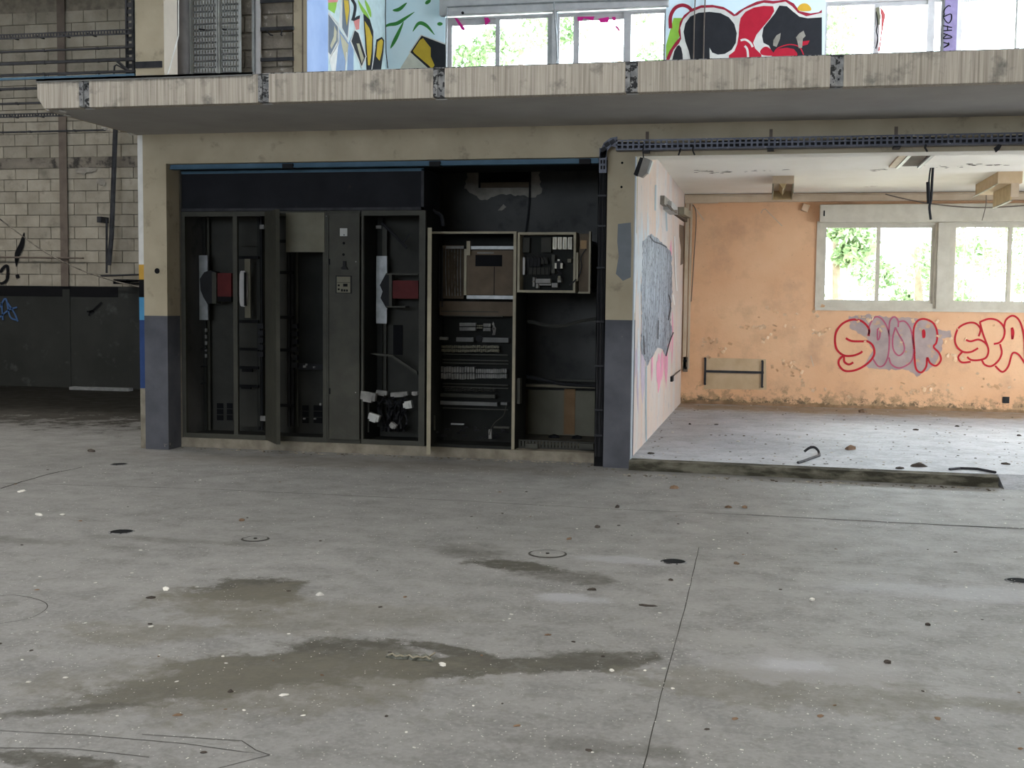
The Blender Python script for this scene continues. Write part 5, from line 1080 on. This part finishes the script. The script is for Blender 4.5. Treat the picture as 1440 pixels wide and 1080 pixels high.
# ------------------------------------------------------------------ hall floor joints, sockets, debris
def fl_line(lines, w_, nm='floor_joint', mt=None, z=.0012, par=None):
    mb = MB()
    for pts_ in lines:
        q = [F(x, y, 0) for x, y in pts_]; qs = []
        for a, b in zip(q[:-1], q[1:]):
            n_ = max(1, int((b-a).length/.12)); qs += [a+(b-a)*i/n_ for i in range(n_)]
        qs.append(q[-1]); L, R_ = [], []
        for i, p in enumerate(qs):
            t_ = qs[min(i+1, len(qs)-1)]-qs[max(0, i-1)]; t_.normalize(); nn = Vector((-t_.y, t_.x, 0)); j = noise.noise(p*5)*w_*1.0; ww = w_*(.5+.35*noise.noise(p*3))
            L.append(p+nn*(j+ww)+Vector((0,0,z))); R_.append(p+nn*(j-ww)+Vector((0,0,z)))
        for i in range(len(qs)-1): mb.face([L[i], R_[i], R_[i+1], L[i+1]])
    return mb.build(nm, mt or M['gouge'], par or floor)
fl_line([[(0,687),(60,669),(117,657)]], .02); fl_line([[(-40,678),(300,688),(640,704),(860,716),(1050,724),(1240,734),(1500,746)]], .009); fl_line([[(1050,724),(1240,734),(1440,744)]], .014, z=.0016)
fl_line([[(983,770),(962,860),(930,975),(905,1080),(895,1120)]], .0042)
fl_line([[(0,1028),(120,1034),(260,1046),(330,1056)], [(330,1056),(380,1062),(290,1085)], [(200,1033),(340,1042),(360,1055),(380,1062)], [(0,1052),(100,1053),(210,1065)]], .0035, 'floor_crack')
fl_line([smooth([Vector(v) for v in [(0,838),(20,837),(45,841),(64,848),(66,856),(50,866),(30,872),(0,877)]], 6)], .005, 'floor_crack')
fl_line([[(1412,680),(1440,680),(1500,681)]], .014, z=.09) if False else None
holes = [(171,748,.09,1),(168,653,.09,1),(359,758,.095,0),(770,779,.125,0),(948,790,.085,1),(1434,817,.085,1)]
for hx, hy, r_, dark in holes:
    p = F(hx, hy); mb = MB(); n_ = 20
    ring = [(p.x+r_*math.cos(i*math.pi/10), p.y+r_*math.sin(i*math.pi/10)) for i in range(n_)]; rin = [(p.x+(r_-.014)*math.cos(i*math.pi/10), p.y+(r_-.014)*math.sin(i*math.pi/10)) for i in range(n_)]
    for i in range(n_):
        j = (i+1) % n_; mb.face([(*ring[i], .001), (*ring[j], .001), (*rin[j], .005), (*rin[i], .005)])
    o = mb.build('floor_socket', M['steelplate'] if dark else M['gouge'], floor)
    if dark: MB().face([(*q, .002) for q in rin]).build('socket_hole', M['black'], o)
    else: MB().face([(*q, .002) for q in rin]).build('socket_lid', M['floor'], o)
    if not dark: MB().cyl((p.x, p.y, .002), (p.x, p.y, .008), .012, 8).build('lid_stud', M['gouge'], o)
def debris(nm, px, py, rx, ry, rz, mt, lab, cat='debris', group=None, z=0.):
    p = F(px, py, z); o = MB().rock((0, 0, 0), rx, ry, rz, int(px*7+py)).build(nm, mt); o.location = (p.x, p.y, z+.0005); o.rotation_euler.z = random.random()*3; return tag(o, lab, cat, group)
W_, Dk, Br = M['debrisw'], M['debrisd'], M['debrisb']
big = [(55,724,.05,.022,.015,W_,'cream paint flake with dark shadowed end at far left of floor'),(88,724,.028,.018,.01,W_,'pale flake just right of the dark edged flake at far left'),
(30,691,.06,.03,.01,W_,'long pale flake below the diagonal joint at left'),(128,635,.06,.03,.03,Dk,'dark crumpled scrap on the floor left of the column foot'),(340,732,.035,.025,.016,Br,'orange brown chip near the middle left of the floor'),
(233,828,.045,.02,.008,W_,'pale flat chip left of the small round stain'),(213,841,.028,.02,.012,Dk,'dark crumb beside the pale flat chip'),(450,837,.022,.02,.018,W_,'pale and dark pebble right of the small round stain'),
(948,687,.045,.035,.03,Br,'brown clod in front of the left end of the kerb beam'),(868,714,.02,.018,.025,Dk,'small dark upright crumb on the long floor joint'),(833,830,.03,.014,.015,Dk,'dark oblong piece above the pale scuffs'),
(943,816,.016,.014,.012,Dk,'tiny dark pebble below the open floor socket'),(1035,793,.022,.02,.016,Br,'small brown pebble right of the open floor socket'),(1142,844,.022,.016,.014,W_,'pale pebble right of the floor joint in open floor'),
(1305,879,.016,.015,.012,Dk,'dark pebble on the right of the open floor'),(1248,932,.022,.015,.014,Dk,'dark pebble right of the pale round stain'),(860,943,.018,.012,.006,W_,'white round chip near the floor joint in front'),
(400,978,.022,.014,.008,W_,'white chip in the big dark stain'),(324,973,.012,.012,.012,Dk,'black crumb in the big dark stain'),(622,935,.025,.016,.01,W_,'pale chip beside the small right hand dark stain'),(212,882,.02,.014,.008,W_,'pale yellowish chip on the damp patch at left'),
(800,758,.035,.02,.01,Br,'tan leaf fragment above the ringed floor lid'),(840,742,.025,.02,.02,Dk,'dark crumb pile above the pale scuffs'),(1024,714,.03,.02,.02,Br,'brown chip in front of the kerb beam, left of a pair'),(1047,714,.03,.02,.02,Br,'brown chip in front of the kerb beam, right of a pair')]
for b_ in big: debris('floor_debris', *b_)
# crumpled scrap on dark stain
p = F(577, 926); cs = empty('crumpled_scrap', p, 'crumpled grey scrap of matting lying on the dark stain in front', 'scrap')
mb = MB(); 
for i in range(9):
    a_ = i/8; mb.rock((p.x-.09+.18*a_, p.y+.01*math.sin(i*2), 0.001), .03, .022, .018+.008*math.sin(i*3), i)
mb.build('scrap_body', surf('grey fibre', (.09,.09,.07), (.17,.17,.145), 40), cs)
mb = MB(); mb.tube([p+Vector((-.1+.02*i, -.02+.008*math.sin(i*1.7), .012+.008*(i % 2))) for i in range(11)], .004, 5); mb.tube([p+Vector((.08, 0, .01)), p+Vector((.11, .02, .03))], .004, 5); mb.build('frayed_cord', M['cream'], cs)
# twig cluster
p = F(912, 852); tag(MB().rock((p.x, p.y, .0005), .05, .02, .006, 5).rock((p.x-.03, p.y+.01, .0005), .03, .01, .006, 6).build('debris_patch', Dk), 'small patch of dark twigs right of the pale scuffs', 'debris')
# pale flakes, many alike
r6 = random.Random(21); fm = []
for k in range(5):
    o = MB().rock((0, 0, 0), .013+.003*k, .009+.002*k, .004+.001*k, k*13)
    fm.append(o)
base = None; meshes = []
for k in range(5):
    o = fm[k].build('paint_flake', W_ if k < 3 else (Dk if k == 3 else Br)); meshes.append(o)
labs = ['small pale paint flake lying on the hall floor', 'small pale paint flake lying on the hall floor', 'small pale paint flake lying on the hall floor', 'small dark crumb lying on the hall floor', 'small brown crumb lying on the hall floor']
grps = ['pale paint flakes on the hall floor']*3 + ['dark crumbs on the hall floor', 'brown crumbs on the hall floor']
for i in range(190):
    k = r6.choice((0, 0, 1, 1, 2, 3, 3, 4)); px = r6.uniform(-20, 1460); py = 660 + 400*r6.random()**1.9
    q = F(px, py)
    o = meshes[k] if i < 5 and False else bpy.data.objects.new('paint_flake' if k < 3 else 'floor_crumb', meshes[k].data); sc.collection.objects.link(o)
    o.location = (q.x, q.y, .0008); o.rotation_euler.z = r6.random()*6; s_ = r6.uniform(.3, .8); o.scale = (s_, s_, s_)
    zn = ('close in front of the cabinet recess' if q.x < -1.5 else 'in front of the kerb beam') if q.y > 9.2 else (('on the mid floor left of the lengthwise joint' if q.x < -.75 else 'on the mid floor right of the lengthwise joint') if q.y > 6.4 else ('in the foreground left of the lengthwise joint' if q.x < -.6 else 'in the foreground right of the lengthwise joint'))
    nm_ = 'pale paint flake' if k < 3 else ('dark crumb' if k == 3 else 'brown crumb')
    tag(o, 'small %s %s' % (nm_, zn), 'flake' if k < 3 else 'crumb', '%ss %s' % (nm_, zn))
for o in meshes: bpy.data.objects.remove(o)
mb = MB()
for i in range(3600):
    px = r6.uniform(-30, 1470); py = 655+430*r6.random()**1.6; q = F(px, py)
    s_ = r6.uniform(.0016, .0042)*(1 + max(0, q.y-6)*.28)
    if q.y > 10.9: continue; a_ = r6.random()*3
    mb.face([(q.x+s_*math.cos(a_+j*1.57), q.y+s_*1.2*math.sin(a_+j*1.57), .002+.001*(j % 2)) for j in range(4)])
g_ = mb.build('floor_grit', W_); tag(g_, 'fine pale grit scattered all over the hall floor', 'grit', None, 'stuff')
mb = MB()
for i in range(260):
    q = Vector((r6.uniform(-6.3, 2.0), 0, 0)); q.y = (11.56 if q.x < -1.6 else 11.2 if q.x < -1.3 else 10.98) - abs(r6.gauss(0, .07)) - .02 if True else 0
    s_ = r6.uniform(.006, .02); mb.rock((q.x, q.y, .0), s_, s_, s_*.5, i)
tag(mb.build('foot_grit', surf('crumbled render', (.07,.055,.04), (.32,.29,.24), 5, lo=.42, hi=.6)), 'crumbled render and dirt lying along the foot of the plinth and kerb beam', 'grit', None, 'stuff')
# room floor debris and the bent rod
for px, py, rx, ry, rz, mt, lab in ((1196,632,.07,.06,.05,Br,'grey brown clod in the middle of the room floor'),(1292,656,.08,.05,.04,Dk,'dark rubble lump near the kerb beam'),(1265,659,.06,.04,.02,Dk,'flat dark piece left of the dark rubble lump'),(1415,653,.05,.04,.02,Dk,'dark chip near the right end of the room floor'),(1213,580,.07,.05,.05,Br,'brown lump at the foot of the peach wall'),(1288,605,.04,.03,.02,Dk,'dark crumb in the far part of the room floor'),(1346,600,.03,.02,.02,Dk,'tiny dark crumb right of the far crumb'),(1433,613,.04,.03,.02,Dk,'dark crumb at the right edge of the room floor'),(1007,597,.05,.03,.01,Dk,'dark stick like chip near the left of the room floor'),(970,597,.025,.02,.02,Dk,'small dark crumb left of the stick like chip'),(915,638,.05,.04,.015,Dk,'dark flat piece at the near left corner of the room floor'),(1038,621,.03,.02,.015,W_,'pale crumb on the room floor left of the bent rod'),(946,608,.03,.02,.01,W_,'white fleck near the left wall of the room')):
    debris('rubble_piece', px, py, rx, ry, rz, mt, lab, 'rubble', None, ZR)
mb = MB()
for i in range(420):
    px = r6.uniform(900, 1470); py = r6.uniform(570, 655); q = F(px, py, ZR)
    if q.x < XC+.05 or q.y > DB-.02 or q.y < 11.35: continue
    s_ = r6.uniform(.006, .016); mb.rock((q.x, q.y, ZR), s_, s_, s_*.5, i)
tag(mb.build('room_grit', surf('room grit', (.12,.10,.08), (.55,.52,.47), 3, lo=.45, hi=.55)), 'fine rubble and dust scattered on the pale room floor', 'grit', None, 'stuff')
q0 = F(1131, 637, ZR).y
tag(MB().tube([A(x, y, q0) for x, y in smooth([Vector(v) for v in [(1131,635),(1138,630),(1145,629),(1150,633),(1152,638)]], 4)] + [F(1152, 642, ZR)+Vector((0,0,.01)), F(1140, 646, ZR)+Vector((0,0,.01)), F(1130, 650, ZR)+Vector((0,0,.01)), F(1122, 652, ZR)+Vector((0,0,.01))], .014, 6).build('bent_rod', M['darksteel']), 'bent dark metal rod lying on the room floor by the kerb beam', 'rod')
mb = MB(); pts_ = [F(x, y, ZR)+Vector((0,0,.012)) for x, y in ((1335,661.5),(1350,660),(1375,661),(1400,666))]; tag(MB().tube(pts_, .012, 5).build('thin_strip', M['darksteel']), 'thin dark strip lying behind the right end of the kerb beam', 'strip')
strokes([], 1, None, floor, M['gouge']) if False else None

# ------------------------------------------------------------------ trees outside
def tree(x, y, h, cr_, sd_, lab):
    rn = random.Random(sd_); t_ = empty('tree', (x, y, -.2), lab, 'tree', None)
    MB().tube([(x, y, -.2), (x+.1, y, h*.4), (x, y+.1, h*.75)], [.16, .12, .05], 8).build('trunk', M['bark'], t_)
    mb = MB(); cl = [(x+rn.gauss(0, cr_*.45), y+rn.gauss(0, cr_*.4), h*.68+rn.gauss(0, h*.16), rn.uniform(.5, 1.)*cr_*.45) for _ in range(12)]
    for i in range(2600):
        c = rn.choice(cl); v = Vector((rn.gauss(0,1), rn.gauss(0,1), rn.gauss(0,1))).normalized()*c[3]*rn.uniform(.5, 1); p = Vector(c[:3])+v
        a = Vector((rn.gauss(0,1), rn.gauss(0,1), rn.gauss(0,1))).normalized(); b = a.cross(Vector((rn.gauss(0,1), rn.gauss(0,1), 1))).normalized(); s_ = rn.uniform(.06, .13)
        mb.face([p-a*s_, p-b*s_*.5, p+a*s_, p+b*s_*.5])
    mb.build('foliage', M['leaf'], t_)['kind'] = 'stuff'
T = [(730,68,34,5.6,2.0),(660,85,30,5.,1.2),(870,80,31,5.2,1.5),(1175,330,26,4.0,1.0),(1290,340,34,4.4,1.5),(1420,340,44,5.6,1.9),(1180,30,38,7,2.2)]
names_ = ['tree seen through the right pane of the left upper window', 'low tree at the left pane of the left upper window', 'low tree behind the second upper window', 'tree seen through the left pane of the lower window', 'tree seen through the right pane of the first lower window', 'tree seen through the barred lower window', 'tree behind the upper window right of the mural']
for (px, py, Y, h, c), nm in zip(T, names_):
    p = A(px, py, Y); tree(p.x, Y, h if py > 200 else p.z/.68, c, px, nm)
